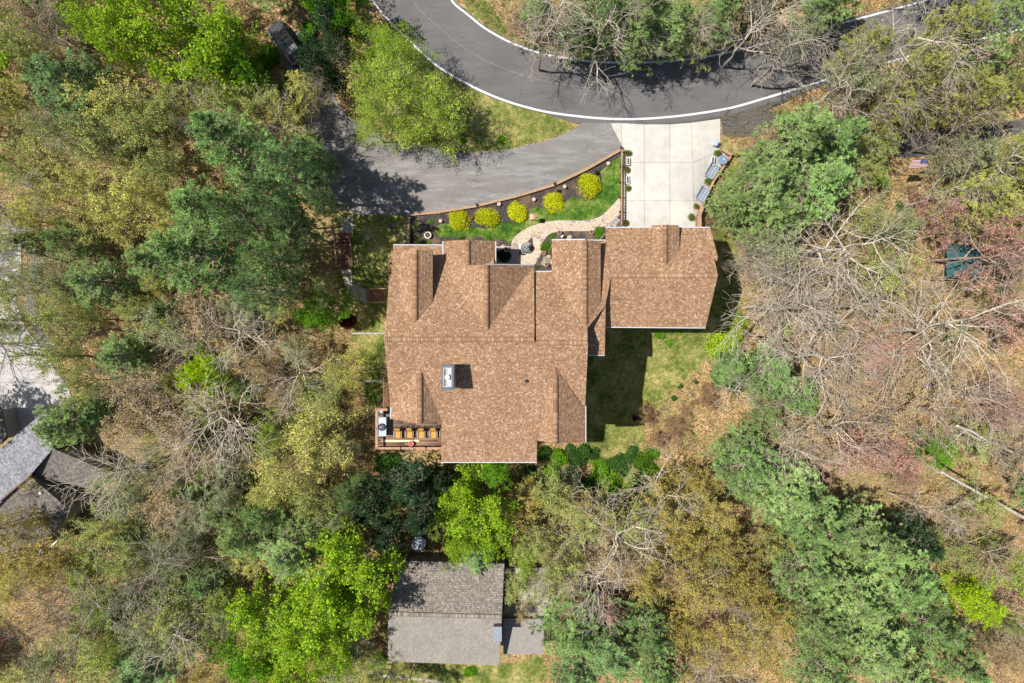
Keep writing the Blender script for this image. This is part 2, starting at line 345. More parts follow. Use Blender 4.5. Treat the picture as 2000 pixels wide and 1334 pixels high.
# ------------------------------------------------------------------ the ground sheet
GRASS = [[(1135,640),(1395,640),(1392,690),(1350,735),(1305,770),(1262,805),(1255,860),(1140,870)], [(655,425),(800,422),(800,480),(760,480),(745,800),(720,800),(690,640),(660,560)],
         [(690,1255),(760,1292),(975,1300),(1060,1276),(1075,1330),(900,1400),(660,1400)], [(760,60),(950,180),(1130,236),(1095,262),(1000,292),(900,300),(760,270),(700,120)],
         [(1405,270),(1480,300),(1440,420),(1400,470),(1420,440)], [(890,0),(960,62),(1040,98),(1100,112),(1100,95),(1000,60),(940,-10)], [(1140,860),(1250,860),(1240,900),(1140,890)],
         [(1400,430),(1440,440),(1450,640),(1380,640)]]
def ground():
    ax = np.concatenate([[-420, -260, -160, -110, -80], np.arange(-64, 64.01, .62), [80, 110, 160, 260, 420]])
    ay = np.concatenate([[-420, -260, -160, -100, -66], np.arange(-46, 46.01, .62), [66, 100, 160, 260, 420]])
    X, Y = np.meshgrid(ax, ay); nx, ny = len(ax), len(ay); x = X.ravel(); y = Y.ravel()
    z = TZ(x, y); px = 1000 + x * FPX / (CAMZ - z); py = 667 - y * FPX / (CAMZ - z)
    g = np.zeros(len(x))
    for dx, dy in [(0, 0), (9, 0), (-9, 0), (0, 9), (0, -9), (18, 0), (-18, 0), (0, 18), (0, -18)]:
        a = np.zeros(len(x), bool)
        for P in GRASS: a |= inpoly(px + dx, py + dy, P)
        g += a / 9
    i = np.arange(nx * ny).reshape(ny, nx)
    F = np.stack([i[:-1, :-1], i[:-1, 1:], i[1:, 1:], i[1:, :-1]], -1).reshape(-1, 4)
    me = mesh_np('ground', np.stack([x, y, z], 1), F, M['ground'], smooth=True, attrs={'grass': g})
    tag(link('ground', me), kind='structure')
ground()

def resample(P, n):
    """smooth curve through the points, n places evenly along it"""
    P = np.asarray(P, float)
    if len(P) > 2:
        E = np.vstack([2 * P[0] - P[1], P, 2 * P[-1] - P[-2]]); out = []
        for i in range(1, len(E) - 2):
            a, b, c, d = E[i - 1:i + 3]; t = np.linspace(0, 1, 12, endpoint=False)[:, None]
            L0, L1, L2 = (max(1e-6, math.hypot(*(q - p))) for p, q in ((a, b), (b, c), (c, d)))
            m1 = (c - a) / (L0 + L1) * L1; m2 = (d - b) / (L1 + L2) * L1
            out.append((2 * t**3 - 3 * t**2 + 1) * b + (t**3 - 2 * t**2 + t) * m1 + (-2 * t**3 + 3 * t**2) * c + (t**3 - t**2) * m2)
        P = np.vstack(out + [P[-1:]])
    d = np.r_[0, np.cumsum(np.hypot(*np.diff(P, axis=0).T))]; t = np.linspace(0, d[-1], n)
    return np.stack([np.interp(t, d, P[:, 0]), np.interp(t, d, P[:, 1])], 1)
def ribbon(name, A, B, h, mat, n=160, m=8, kind='structure', parent=None, smoothA=True, thick=0):
    QA = resample(A, n); QB = resample(B, n); f = np.linspace(0, 1, m + 1)[None, :, None]
    P = (QA[:, None] * (1 - f) + QB[:, None] * f).reshape(-1, 2); V = TPn(P, h)
    i = np.arange(n * (m + 1)).reshape(n, m + 1)
    F = np.stack([i[:-1, :-1], i[1:, :-1], i[1:, 1:], i[:-1, 1:]], -1).reshape(-1, 4)
    o = link(name, mesh_np(name, V, F, mat, smooth=True), parent)
    me = o.data
    if me.polygons[0].normal.z < 0: me.flip_normals()
    return tag(o, kind=kind) if kind else o
def drape(name, poly, h, mat, kind='structure', L=.8, parent=None, thick=0.0):
    bm = bmesh.new(); V = TPn(poly, h); f = bm.faces.new([bm.verts.new(v) for v in V]); bmesh.ops.triangulate(bm, faces=[f])
    for _ in range(6):
        e = [e for e in bm.edges if e.calc_length() > L]
        if not e: break
        bmesh.ops.subdivide_edges(bm, edges=e, cuts=1, use_grid_fill=False); bmesh.ops.triangulate(bm, faces=bm.faces[:])
    vs = list(bm.verts); Z = TZ([v.co.x for v in vs], [v.co.y for v in vs])
    for v, z in zip(vs, Z): v.co.z = z + h
    bm.normal_update()
    if sum(f.normal.z for f in bm.faces) < 0: bmesh.ops.reverse_faces(bm, faces=bm.faces[:])
    if thick:
        r = bmesh.ops.extrude_face_region(bm, geom=bm.faces[:])
        for v in [g for g in r['geom'] if isinstance(g, bmesh.types.BMVert)]: v.co.z += thick
        bmesh.ops.recalc_face_normals(bm, faces=bm.faces[:])
    me = bpy.data.meshes.new(name); bm.to_mesh(me); bm.free(); me.materials.append(mat)
    o = link(name, me, parent)
    return tag(o, kind=kind) if kind else o

LOW = [(640,-200),(680,-90),(727,0),(755,35),(800,80),(850,126),(900,157),(950,182),(1000,201),(1060,217),(1120,226),(1180,231.5),(1240,232.5),(1300,229),(1360,222),(1430,210),(1500,190),(1570,169),(1640,148),(1720,125),(1800,103),(1880,84),(1950,68),(2100,30),(2300,-30)]
UPP = [(825,-200),(850,-90),(882,0),(912,27),(950,57),(1000,84),(1050,102),(1100,113),(1150,119.5),(1210,122.5),(1270,121.5),(1330,117),(1400,107),(1480,88),(1560,66),(1640,46),(1720,25),(1800,3),(1900,-25),(2100,-80),(2300,-140)]
def shift(P, d):
    P = np.asarray(P, float); t = np.gradient(P, axis=0); n = np.stack([t[:, 1], -t[:, 0]], 1) / np.hypot(t[:, 0], t[:, 1])[:, None]
    return P + n * (np.asarray(d)[:, None] if hasattr(d, '__len__') else d)
lo_edge = shift(LOW, [-(3.5 + (8.5 if 1100 < p[0] < 1620 else 0)) for p in LOW])
road = ribbon('road', shift(UPP, 5), lo_edge, .07, M['asphalt'], 220, 10)
ribbon('edge_line', shift(UPP, -1.9), shift(UPP, 1.9), .078, M['line'], 220, 1, None, road, )
ribbon('edge_line', shift(LOW, -2.0), shift(LOW, 2.0), .078, M['line'], 220, 1, None, road)
mid = resample(LOW, 60) * .5 + resample(UPP, 60) * .5
ribbon('seam', shift(mid, -.35), shift(mid, .35), .076, plain('sealed_joint', (.2, .195, .19), .9, .3, 3), 220, 1, None, road)
ribbon('shoulder', [(1128,226),(1180,233),(1250,234),(1330,228),(1410,216),(1470,202),(1530,184)], [(1126,242),(1190,245),(1260,246),(1320,242),(1400,236),(1470,225),(1540,198)], .062, M['asphalt_edge'], 60, 2)
DRU = [(1137,240),(1118,253),(1080,270),(1030,284),(980,293),(920,298),(870,292),(820,282),(775,277),(740,262),(700,240),(670,215),(655,190),(645,150),(625,110),(600,60)]
DRL = [(1192,240),(1213,290),(1150,327),(1083,361),(1012,382),(932,402),(860,413),(800,419),(740,420),(690,416),(655,395),(630,340),(610,270),(590,200),(565,140),(520,60)]
ribbon('gravel_drive', DRU, DRL, .10, M['gravel'], 150, 12)
drape('lay_by', [(1409,236),(1445,228),(1500,214),(1520,230),(1495,262),(1440,268),(1411,262)], .05, M['asphalt_edge'])
drape('path', [(668,424),(690,424),(690,456),(664,456)], .06, M['path_pave'])
drape('lane', [(1560,250),(1640,240),(1760,262),(1850,248),(1960,240),(2040,222),(2040,248),(1900,285),(1790,308),(1700,302),(1600,285)], .06, M['asphalt_edge'])
yard = drape('concrete_yard', [(-60,420),(10,430),(40,455),(42,520),(30,590),(50,640),(86,690),(135,760),(145,800),(90,830),(36,850),(6,800),(-60,720)], .08, M['concrete_old'])
ribbon('west_track', [(-60,440),(20,450),(60,500),(50,600),(85,690)], [(-60,390),(30,410),(75,470),(70,590),(110,690)], .07, M['gravel'], 40, 3)

# ------------------------------------------------------------------ concrete driveway, slab by slab
drv = empty('driveway', TP(1300, 340), None, None); drv['kind'] = 'structure'
drape('slab_bed', [(1190,240),(1406,232),(1406,292),(1424,306),(1390,358),(1368,405),(1360,449),(1214,449),(1214,292)], .045, M['clay_pale'], None, parent=None).parent = drv
drv.children[0].location = -Vector(drv.location)
def slab(poly, g=.32):
    c = np.mean(poly, 0); P = []
    n = len(poly)
    for i in range(n):                                            # inset every edge by g pixels
        a, b, d = np.array(poly[i - 1], float), np.array(poly[i], float), np.array(poly[(i + 1) % n], float)
        e1 = (b - a) / np.hypot(*(b - a)); e2 = (d - b) / np.hypot(*(d - b)); s = np.sign(np.cross(np.append(e1, 0), np.append(e2, 0))[2]) or 1
        P.append(b + (e2 - e1) * g / max(.3, abs(np.cross(np.append(e1, 0), np.append(e2, 0))[2])))
    o = drape('concrete_slab', P, .05, M['concrete'], None, 1.2, None, .06); o.parent = drv; o.location = -Vector(drv.location)
X0 = [1191,1213,1258,1308,1349.5,1407]; yt = [240,240.5,243,243,240,232]
def xr(k, y): return {0: 1191 + (y - 240) * .46 if y < 290 else 1214, 1: 1213, 2: 1258, 3: 1308, 4: 1349.5 + (y - 240) * .035, 5: 1407}[k]
slab([(1191.5,240.5),(1213,240.5),(1213,283)])
for k in (1, 2, 3, 4):
    a, b = k, k + 1
    if k < 4:
        slab([(xr(a, 240), yt[a]), (xr(b, 240), yt[b]), (xr(b, 318), 318), (xr(a, 318) + (1 if k == 1 else 0), 318)])
        slab([(xr(a, 318), 318), (xr(b, 318), 318), (xr(b, 392), 392), (xr(a, 392), 392)])
        slab([(xr(a, 392), 392), (xr(b, 392), 392), (xr(b, 448), 449), (xr(a, 448), 449)])
    else:
        slab([(1349.5,240),(1406.5,232),(1406.5,290),(1398,299),(1352,318)])
        slab([(1352,318),(1398,299),(1408,293),(1424,306),(1392,356),(1372,392),(1355,392)])
        slab([(1357,392),(1372,392),(1366,410),(1359,449),(1357,449)])
# rust streak is a stain of its own on the slab
drape('rust_stain', [(1248,392.5),(1250,394),(1236,425),(1228,437),(1223,434),(1233,418)], .114, plain('rust_stain', (.42, .24, .08), .9, .3, 9), None).parent = drv
drv.children[-1].location = -Vector(drv.location)

# ------------------------------------------------------------------ front garden
gar = drape('garden_bed', [(803,422),(860,414),(932,403),(1012,384),(1083,363),(1150,330),(1213,293),(1213,449),(1180,475),(1060,535),(960,525),(860,500),(799,490)], .03, M['mulch'])
drape('garden_lawn', [(849,452),(852,444),(862,437),(885,438),(905,446),(925,443),(945,447),(968,443),(985,432),(1005,436),(1027,428),(1038,408),(1052,404),(1066,409),(1085,412),(1103,396),(1118,384),(1135,388),(1152,392),(1170,370),(1176,345),(1172,336),(1190,320),(1212,305),(1212,383),(1191,405),(1170,422),(1145,430),(1112,430),(1076,431),(1043,438),(1020,450),(1003,464),(997,476),(985,468),(968,467),(950,462),(918,464),(883,463),(858,463)], .05, M['turf'])
drape('entry_pad', [(966,481),(1010,481),(1010,520),(966,520)], .06, M['path_pave'])
EO = [(1010,520),(1008,503),(1003,486),(999,478),(1003,465),(1021,450),(1044,439),(1077,431.5),(1113,430.5),(1146,430),(1171,423),(1192,405),(1212,383)]
EI = [(1044,518),(1050,508),(1057,494),(1058,484),(1061,472),(1074,457),(1102,451.5),(1136,451.5),(1166,449),(1185,439),(1203,427),(1208,422),(1212,417)]
path = ribbon('flagstone_path', EO, EI, .05, M['mortar'], 90, 4)
QA = TPn(resample(EO, 200), .055)[:, :2]; QB = TPn(resample(EI, 200), .055)[:, :2]
LEN = float(np.hypot(*np.diff((QA + QB) / 2, axis=0).T).sum()); WID = 1.75
def pathpt(u, v):
    k = min(198.999, max(0, u / LEN * 199)); i = int(k); f = k - i; v = v / WID
    a = QA[i] * (1 - f) + QA[i + 1] * f; b = QB[i] * (1 - f) + QB[i + 1] * f; return a * (1 - v) + b * v
def clip(poly, nx, ny, c):
    out = []
    for i in range(len(poly)):
        p, q = poly[i - 1], poly[i]; dp = p[0] * nx + p[1] * ny - c; dq = q[0] * nx + q[1] * ny - c
        if (dp <= 0) != (dq <= 0): t = dp / (dp - dq); out.append((p[0] + (q[0] - p[0]) * t, p[1] + (q[1] - p[1]) * t))
        if dq <= 0: out.append(q)
    return out
seeds = []
while len(seeds) < 118:
    s = (R.uniform(0, LEN), R.uniform(0, WID))
    if all((s[0] - t[0]) ** 2 + (s[1] - t[1]) ** 2 > .33 ** 2 for t in seeds) or R.random() < .003: seeds.append(s)
BED = [(1013,494),(1018,486),(1026,476),(1039,463),(1041,473),(1041,479),(1044,484),(1039,489),(1032,494),(1024,499),(1014,498)]
for a in seeds:
    P = [(0.02, 0.02), (LEN - .02, .02), (LEN - .02, WID - .02), (.02, WID - .02)]
    for b in seeds:
        if b is a: continue
        nx, ny = b[0] - a[0], b[1] - a[1]; d = math.hypot(nx, ny)
        if d > 1.6: continue
        nx /= d; ny /= d; P = clip(P, nx, ny, nx * a[0] + ny * a[1] + d / 2 - .022)
        if len(P) < 3: break
    if len(P) < 3: continue
    c = pathpt(*a); pp = PX(c[0], c[1], -.6)
    if inpoly(np.array([pp[0]]), np.array([pp[1]]), BED)[0]: continue
    Q = []
    for i in range(len(P)):                                        # rounded corners
        p, q = P[i - 1], P[i]; Q += [(p[0] * .82 + q[0] * .18, p[1] * .82 + q[1] * .18), (p[0] * .18 + q[0] * .82, p[1] * .18 + q[1] * .82)]
    W_ = [pathpt(*q) for q in Q]; z = T(c[0], c[1]) + .085 + R.uniform(-.006, .012)
    mb = MB().prism([(w[0], w[1]) for w in W_], z - .09, z); o = mb.build('flagstone', M['flagstone']); o.parent = path
BED2 = [(p[0], p[1]) for p in BED]
drape('fountain_bed', BED2, .10, M['mulch'])

# ------------------------------------------------------------------ timber retaining wall of the drive
tw = empty('timber_retaining_wall', TP(1000, 392), 'long timber retaining wall between the side drive and the yellow shrubs', 'retaining wall')
def timber_run(parent, P, w, zt, zb, mat, name='timber', L=2.2):
    P3 = [TP(*p) for p in P]
    for a, b in zip(P3[:-1], P3[1:]):
        a = Vector((a[0], a[1], 0)); b = Vector((b[0], b[1], 0)); d = b - a; n = max(1, round(d.length / L)); ang = math.atan2(d.y, d.x)
        for i in range(n):
            c = a + d * ((i + .5) / n); z = T(c.x, c.y); top = z + zt
            MB().box((c.x, c.y, (top + z + zb) / 2), (d.length / n - .015, w + R.uniform(-.01, .01), top - z - zb), ang + R.uniform(-.003, .003)).build(name, mat, parent, bevel=.012)
timber_run(tw, [(1212,293),(1150,329),(1083,362),(1012,383.5),(932,403),(860,415),(800,421)], .24, .34, -1.2, M['wood'])
timber_run(tw, [(799.5,424),(799,482)], .26, .42, -1.2, M['wood'])
for p in [(1212,291),(1083,361),(932,402)]:
    q = TP(*p); MB().lathe(q, [(.09, 0), (.09, .38), (.13, .4), (.13, .46), (.05, .5)], 10).build('post_cap', M['black'], tw)
q = TP(796, 417); wl_ = empty('lamp_post', q, 'small pale lamp on a short post at the upper left corner of the garden wall', 'lamp')
MB().lathe(q, [(.04, 0), (.04, .9)], 8).build('post', M['metal_grey'], wl_)
MB().box((q[0] + .12, q[1], q[2] + .95), (.42, .16, .1), -.35).build('lamp_head', M['metal_white'], wl_, bevel=.03)

# picket fence on the drive side
pf = empty('picket_fence', TP(1214, 380), 'dark low picket fence with a brown rail between garden and concrete driveway', 'fence')
fa, fb = Vector(TP(1212, 296)), Vector(TP(1209.5, 443)); fd = fb - fa; n_ = 50; fang = math.atan2(fd.y, fd.x)
pm = MB().box((0, 0, .42), (.055, .055, .84)).build('tmp', M['wood_dark']); pme = pm.data; bpy.data.objects.remove(pm)
for i in range(n_):
    p = fa + fd * ((i + .5) / n_)
    if not (i % 10): MB().box((p.x, p.y, T(p.x, p.y) + .5), (.12, .12, 1.2)).build('post', M['wood_dark'], pf)
    o = link('picket', pme, pf, Vector((p.x + .17, p.y, T(p.x, p.y) - .02)) - Vector(pf.location)); o.rotation_euler = (0, .16, 0)
m_ = (fa + fb) / 2
MB().box((m_.x, m_.y, m_.z + .98), (.10, fd.length, .05), 0).build('rail', M['wood_red'], pf)
MB().box((m_.x + .12, m_.y, m_.z + .25), (.05, fd.length, .07), 0).build('bottom_rail', M['wood_dark'], pf)

# timber parapet round the right side of the driveway
pp_ = empty('timber_parapet', TP(1400, 345), 'low brown timber parapet bending along the right edge of the concrete driveway', 'wall')
timber_run(pp_, [(1408,293),(1425,307)], .22, .55, -3, M['wood_red'])
timber_run(pp_, [(1425,307),(1389,358),(1368,405)], .2, .62, -3, M['wood_red'])
timber_run(pp_, [(1368,405),(1362,424),(1361,452)], .34, .75, -3, M['wood_red'])
sf = empty('wire_fence', TP(1440, 307), 'thin dark fence running off from the corner of the brown timber parapet', 'fence')
timber_run(sf, [(1427,306),(1452,306)], .05, .7, .6, M['wood_dark'], 'rail', 5)
for x in (1430, 1441, 1451): q = TP(x, 306); MB().box((q[0], q[1], q[2] + .3), (.07, .07, .8)).build('post', M['wood_dark'], sf)

# ------------------------------------------------------------------ the brown house
house = empty('brown_house', (0, 0, -7), 'large house with brown and tan shingle roof, many gables and a chimney', 'house')
def plane3(a, b, c):
    a, b, c = map(Vector, (a, b, c)); n = (b - a).cross(c - a).normalized()
    return a, (n if n.z > 0 else -n)
def onplane(px, py, pl):
    p0, n = pl; o = Vector((0, 0, CAMZ)); d = Vector(((px - 1000) / FPX, -(py - 667) / FPX, -1)); t = (p0 - o).dot(n) / d.dot(n); return o + d * t
HOFF = -3.1                                          # heights below were first read against the eaves
def UH(px, py, z): return U(px, py, z + HOFF)
def roof_slope(parent, ref, pts, down=None, mat='shingle', base='roof_base', walls=(), gut=(), expo=.125, thick=.17, wallmat='wall', lip=.010, gap=.05, gutmat='gutter', tabs=True, ov=.35):  # wide gap on east slopes: dark underlay stands in for row-edge shadows
    pl = plane3(*[(UH if parent is house else U)(*r) for r in ref])
    n = pl[1]; P = [onplane(x, y, pl) for x, y in pts]
    if down is None: d = Vector((n.x, n.y, 0)); d = (d - n * d.dot(n)); 
    else: d = Vector((*down, 0)); d = d - n * d.dot(n)
    d.normalize(); a = n.cross(d).normalized()
    A2 = sum(P[i].x * P[(i + 1) % len(P)].y - P[(i + 1) % len(P)].x * P[i].y for i in range(len(P)))
    if A2 < 0: P = P[::-1]
    k = len(P); mb = MB(); V = [tuple(p - Vector((0, 0, thick))) for p in P] + [tuple(p) for p in P]
    mb._add(V, [tuple(range(k - 1, -1, -1)), tuple(range(k, 2 * k))] + [(i, (i + 1) % k, k + (i + 1) % k, k + i) for i in range(k)])
    sl = mb.build('roof_slope', M[base], parent)
    if tabs:
        o0 = P[0]; uv = [((p - o0).dot(a), (p - o0).dot(d)) for p in P]; us = [q[0] for q in uv]; vs = [q[1] for q in uv]
        tris = [[uv[i] for i in t] for t in mgeo.tessellate_polygon([[Vector((q[0], q[1], 0)) for q in uv]])]
        Vv = []; Ff = {3: [], 4: [], 5: [], 6: [], 7: []}; rn = {3: [], 4: [], 5: [], 6: [], 7: []}
        def emit(poly, v0, r):
            b = len(Vv)
            for (u, v) in poly:
                h = .012 + lip * (v - v0) / expo; w = o0 + a * u + d * v + n * h; Vv.append((w.x, w.y, w.z))
            m = len(poly)
            if m in Ff: Ff[m].append(tuple(range(b, b + m))); rn[m].append(r)
        row = 0; v = math.floor(min(vs) / expo) * expo
        while v < max(vs):
            u = min(us) - R.uniform(0, .3)
            while u < max(us):
                w = R.choice((.09, .11, .14, .17)); v2 = v + expo * (1 - gap); q = [(u, v), (u + w - .006, v), (u + w - .006, v2), (u, v2)]
                ins = inpoly(np.array([c[0] for c in q]), np.array([c[1] for c in q]), uv); r = R.random()
                if ins.all(): emit(q, v, r)
                elif ins.any() or True:
                    for t in tris:
                        pl_ = q
                        ar = (t[1][0] - t[0][0]) * (t[2][1] - t[0][1]) - (t[1][1] - t[0][1]) * (t[2][0] - t[0][0]); tt = t if ar > 0 else t[::-1]
                        if max(c[0] for c in tt) < u or min(c[0] for c in tt) > u + w or max(c[1] for c in tt) < v or min(c[1] for c in tt) > v + expo: continue
                        for i in range(3):
                            e0, e1 = tt[i], tt[(i + 1) % 3]; nx, ny = e1[1] - e0[1], -(e1[0] - e0[0]); L = math.hypot(nx, ny)
                            if L < 1e-6 or len(pl_) < 3: continue
                            pl_ = clip(pl_, nx / L, ny / L, (nx * e0[0] + ny * e0[1]) / L)
                        if len(pl_) >= 3: emit(pl_, v, r)
                u += w
            v += expo
        Fl = [np.array(Ff[m]) for m in Ff if Ff[m]]; rr = [x for m in Ff for x in rn[m]]
        me = mesh_np('shingles', np.array(Vv) - np.array(parent.location), Fl, M[mat], rnd=rr)
        up = np.zeros(len(me.polygons) * 3); me.polygons.foreach_get('normal', up)
        if up[2::3].mean() < 0: me.flip_normals()
        sh = link('shingles', me, sl); sh['kind'] = 'stuff'
    c = sum(P, Vector()) / k
    Q = [onplane(x, y, pl) for x, y in pts]
    for (i, j) in walls:
        A, B = Q[i], Q[j]; e = (B - A); e.z = 0; e.normalize(); nn = Vector((-e.y, e.x, 0))
        if nn.dot(c - A) < 0: nn = -nn
        A2_, B2_ = A + nn * ov - Vector((0, 0, thick)), B + nn * ov - Vector((0, 0, thick)); zf = min(T(A.x, A.y), T(B.x, B.y)) - 1
        w2 = nn * .15
        w = MB(); V = [(A2_.x, A2_.y, zf), (B2_.x, B2_.y, zf), tuple(B2_), tuple(A2_)]; V2 = [tuple(Vector(v) + w2) for v in V]
        w._add(V + V2, [(0, 1, 2, 3), (7, 6, 5, 4), (0, 4, 5, 1), (1, 5, 6, 2), (2, 6, 7, 3), (3, 7, 4, 0)]); w.build('wall', M[wallmat], parent)
    for (i, j) in gut:
        A, B = Q[i], Q[j]; e = (B - A); L = e.length; e2 = Vector((e.x, e.y, 0)).normalized(); nn = Vector((-e2.y, e2.x, 0))
        if nn.dot(c - A) > 0: nn = -nn
        m_ = (A + B) / 2 + nn * .045 - Vector((0, 0, .05)); MB().bar(A + nn * .05 - Vector((0, 0, .04)), B + nn * .05 - Vector((0, 0, .04)), .05, 4).build('gutter', M[gutmat], parent)
    return pl, Q
def ridge(parent, A, B, w=.17, mat='shingle', drop=.09):
    UU = UH if parent is house else U; A = Vector(UU(*A)); B = Vector(UU(*B)); e = B - A; L = e.length; e.normalize(); w = .19; s = Vector((-e.y, e.x, 0)).normalized(); up = Vector((0, 0, 1))
    n = int(L / .175); V = []; F = []; rr = []
    for i in range(n):
        a = A + e * (L * i / n + .012); b = A + e * (L * (i + 1.0) / n); r = R.choice((.14, .25, .4, .6, .78, .9)); z0, z1 = .06, .105
        k = len(V)
        for p, z in ((a, z0), (b, z1)): V += [tuple(p + s * w + up * (z - drop)), tuple(p + up * z), tuple(p - s * w + up * (z - drop))]
        for p, z in ((a, z0), (b, z1)): V += [tuple(p + s * w + up * (z - drop - .07)), tuple(p + up * (z - .07)), tuple(p - s * w + up * (z - drop - .07))]
        F += [(k, k + 1, k + 4, k + 3)[::-1], (k + 1, k + 2, k + 5, k + 4)[::-1], (k, k + 6, k + 9, k + 3), (k + 2, k + 5, k + 11, k + 8), (k + 3, k + 4, k + 10, k + 9), (k + 4, k + 5, k + 11, k + 10)]
        rr += [r, r, 0, 0, 0, 0]
    me = mesh_np('ridge_cap', np.array(V) - np.array(parent.location), np.array(F), M[mat], rnd=rr); o = link('ridge_cap', me, parent); o['kind'] = 'stuff'
    m_ = MB(); q = [A + s * (w + .025), B + s * (w + .025), B, A]; q2 = [A - s * (w + .025), B - s * (w + .025), B, A]
    V = [tuple(p + up * (.05 - drop if i < 2 else .05)) for i, p in enumerate(q)] + [tuple(p + up * (.05 - drop if i < 2 else .05)) for i, p in enumerate(q2)]
    m_._add(V, [(0, 1, 2, 3), (7, 6, 5, 4)]); m_.build('ridge_shade_strip', M['wood_dark'], parent)  # dark strip wider than the caps paints the shade lines beside them
h = house
# west block, front slope
roof_slope(h, [(751,663,10),(1045,663,10),(768,479,6.2)], [(750.5,663),(1044,663),(1043,521),(965,521),(965,480),(768,479),(764,537),(761,538.5)], (0, 1), walls=[(5, 6), (6, 0), (2, 1)], gut=[(4, 5)])
# east block, front slope (a little lower)
roof_slope(h, [(1045,670,9.85),(1148,670,9.85),(1060,531,7.2)], [(1046,670),(1148,670),(1147,638),(1147,531),(1047,531)], (0, 1), walls=[(3, 4)], gut=[(3, 4)])
# back slopes
SB = [(750,663,10),(1045,663,10),(764,818,6.95)]
roof_slope(h, SB, [(750.5,663),(1044,663),(1046,669),(1148.5,669),(1143,793),(1143,862),(1090,862),(1085,718),(820,718),(823,822),(764,818),(762,790)], (0, -1), walls=[(11, 0), (3, 4), (5, 6), (9, 10), (10, 11)])
roof_slope(h, [(820,716,9.06),(1085,716,9.06),(955,902,7.2)], [(820,716),(1085,716),(1049,860),(1048,902),(862,902),(863,822)], (0, -1), walls=[(2, 3), (3, 4), (4, 5)], gut=[(3, 4)])
# gables of the front
roof_slope(h, [(913,468,8.0),(913,522,8.0),(967,500,6.65)], [(913,468),(913,524),(967,524),(967,471)], (1, 0), lip=.008, gap=.2, gut=[(2, 3)], walls=[(2, 3), (3, 0)], ov=.3)
roof_slope(h, [(913,468,8.0),(913,522,8.0),(866,500,6.65)], [(913,468),(913,524),(866,524),(866,471)], (-1, 0), gut=[(2, 3)], walls=[(3, 0), (2, 3)], ov=.3)
roof_slope(h, [(950,519,9.7),(950,645,9.7),(1042,520,7.05)], [(950,517),(950,645),(1042,520.5),(1043,518.5)], (1, 0), gut=[(3, 0)], lip=.008, gap=.2)
roof_slope(h, [(950,519,9.7),(950,645,9.7),(864,520,7.05)], [(950,517),(950,645),(864,519)], (-1, 0))
def dormer(rx, y0, y1, zr, xl, xr_, ze, yv, yf=None):
    """gabled dormer, ridge at rx from y0 (front) back to y1 where it meets the roof; eaves at xl, xr_ end at yv"""
    roof_slope(h, [(rx, y0, zr), (rx, y1, zr), (xr_, y0, ze)], [(rx, y0), (rx, y1), (xr_, yv), (xr_, y0 + 1)], (1, 0), thick=.12, lip=.008, gap=.2)
    roof_slope(h, [(rx, y0, zr), (rx, y1, zr), (xl, y0, ze)], [(rx, y0), (rx, y1), (xl, yv), (xl, y0 + 1)], (-1, 0), thick=.12)
    a = UH(xl, y0 + 6, ze); b = UH(xr_, y0 + 6, ze); c = UH(rx, y0 + 6, zr); d = UH(xr_, yv, ze); g = .22
    w = MB(); zb = ze - 2.2 + HOFF
    V = [(a[0] + g, a[1], zb), (b[0] - g, a[1], zb), (b[0] - g, a[1], b[2] - .1), (c[0], a[1], c[2] - .15), (a[0] + g, a[1], a[2] - .1)]
    V2 = [(v[0], d[1], v[2]) for v in V]; w._add(V + V2, [(0, 1, 2, 3, 4), (9, 8, 7, 6, 5), (1, 6, 7, 2), (0, 4, 9, 5)]); w.build('dormer_wall', M['wall'], h)
    ridge(h, (rx, y0, zr), (rx, y1 - 4, zr))
dormer(810.5, 488, 629, 9.4, 781, 845, 8.6, 590)
# the tall front gable of the east block
roof_slope(h, [(1143,469,9.26),(1143,638,9.26),(1173,500,8.5)], [(1143,468.5),(1143,639),(1173,590),(1173,470.5)], (1, 0), lip=.008, gap=.2)
roof_slope(h, [(1143,469,9.26),(1143,638,9.26),(1078,500,7.65)], [(1143,468.5),(1143,639),(1078,534),(1078,469.5)], (-1, 0), walls=[(2, 3), (3, 0)], gut=[(3, 0)])
# linking roofs towards the garage
roof_slope(h, [(1150,470,7.3),(1183,470,7.3),(1183,594,8.45)], [(1147,470),(1183,470),(1183,596),(1173,590),(1147,590)], (0, 1), gut=[(0, 1)], walls=[(0, 1)])
roof_slope(h, [(1173,589.5,8.47),(1143,639,9.22),(1183,596,8.43)], [(1172,589),(1183,596),(1147.5,640.5),(1143,640)], (0, 1))
roof_slope(h, [(1183,594,8.4),(1148,640,8.0),(1181,693,7.25)], [(1183,596),(1147,641),(1148,693),(1181,693)], (0, -1), gut=[(2, 3)], walls=[(2, 3), (3, 0)])
# garage
roof_slope(h, [(1194,538,8.6),(1402,538,8.6),(1300,445,6.9)], [(1194,538),(1402,538),(1394.5,503),(1400,511),(1402,502),(1387,445),(1183,445),(1183,470)], (0, 1), gut=[(5, 6)], walls=[(4, 5), (5, 6)])
roof_slope(h, [(1183,470,7.3),(1194,538,8.6),(1183,596,8.38)], [(1183,470),(1194,538),(1183,596)], (0, 1))
roof_slope(h, [(1194,538,8.6),(1402,538,8.6),(1300,639,6.6)], [(1194,538),(1402,538),(1378,639.5),(1183,638),(1183,596)], (0, -1), gut=[(2, 3)], walls=[(1, 2), (2, 3)])
dormer(1300, 439, 517, 8.3, 1273, 1326.5, 7.75, 492)
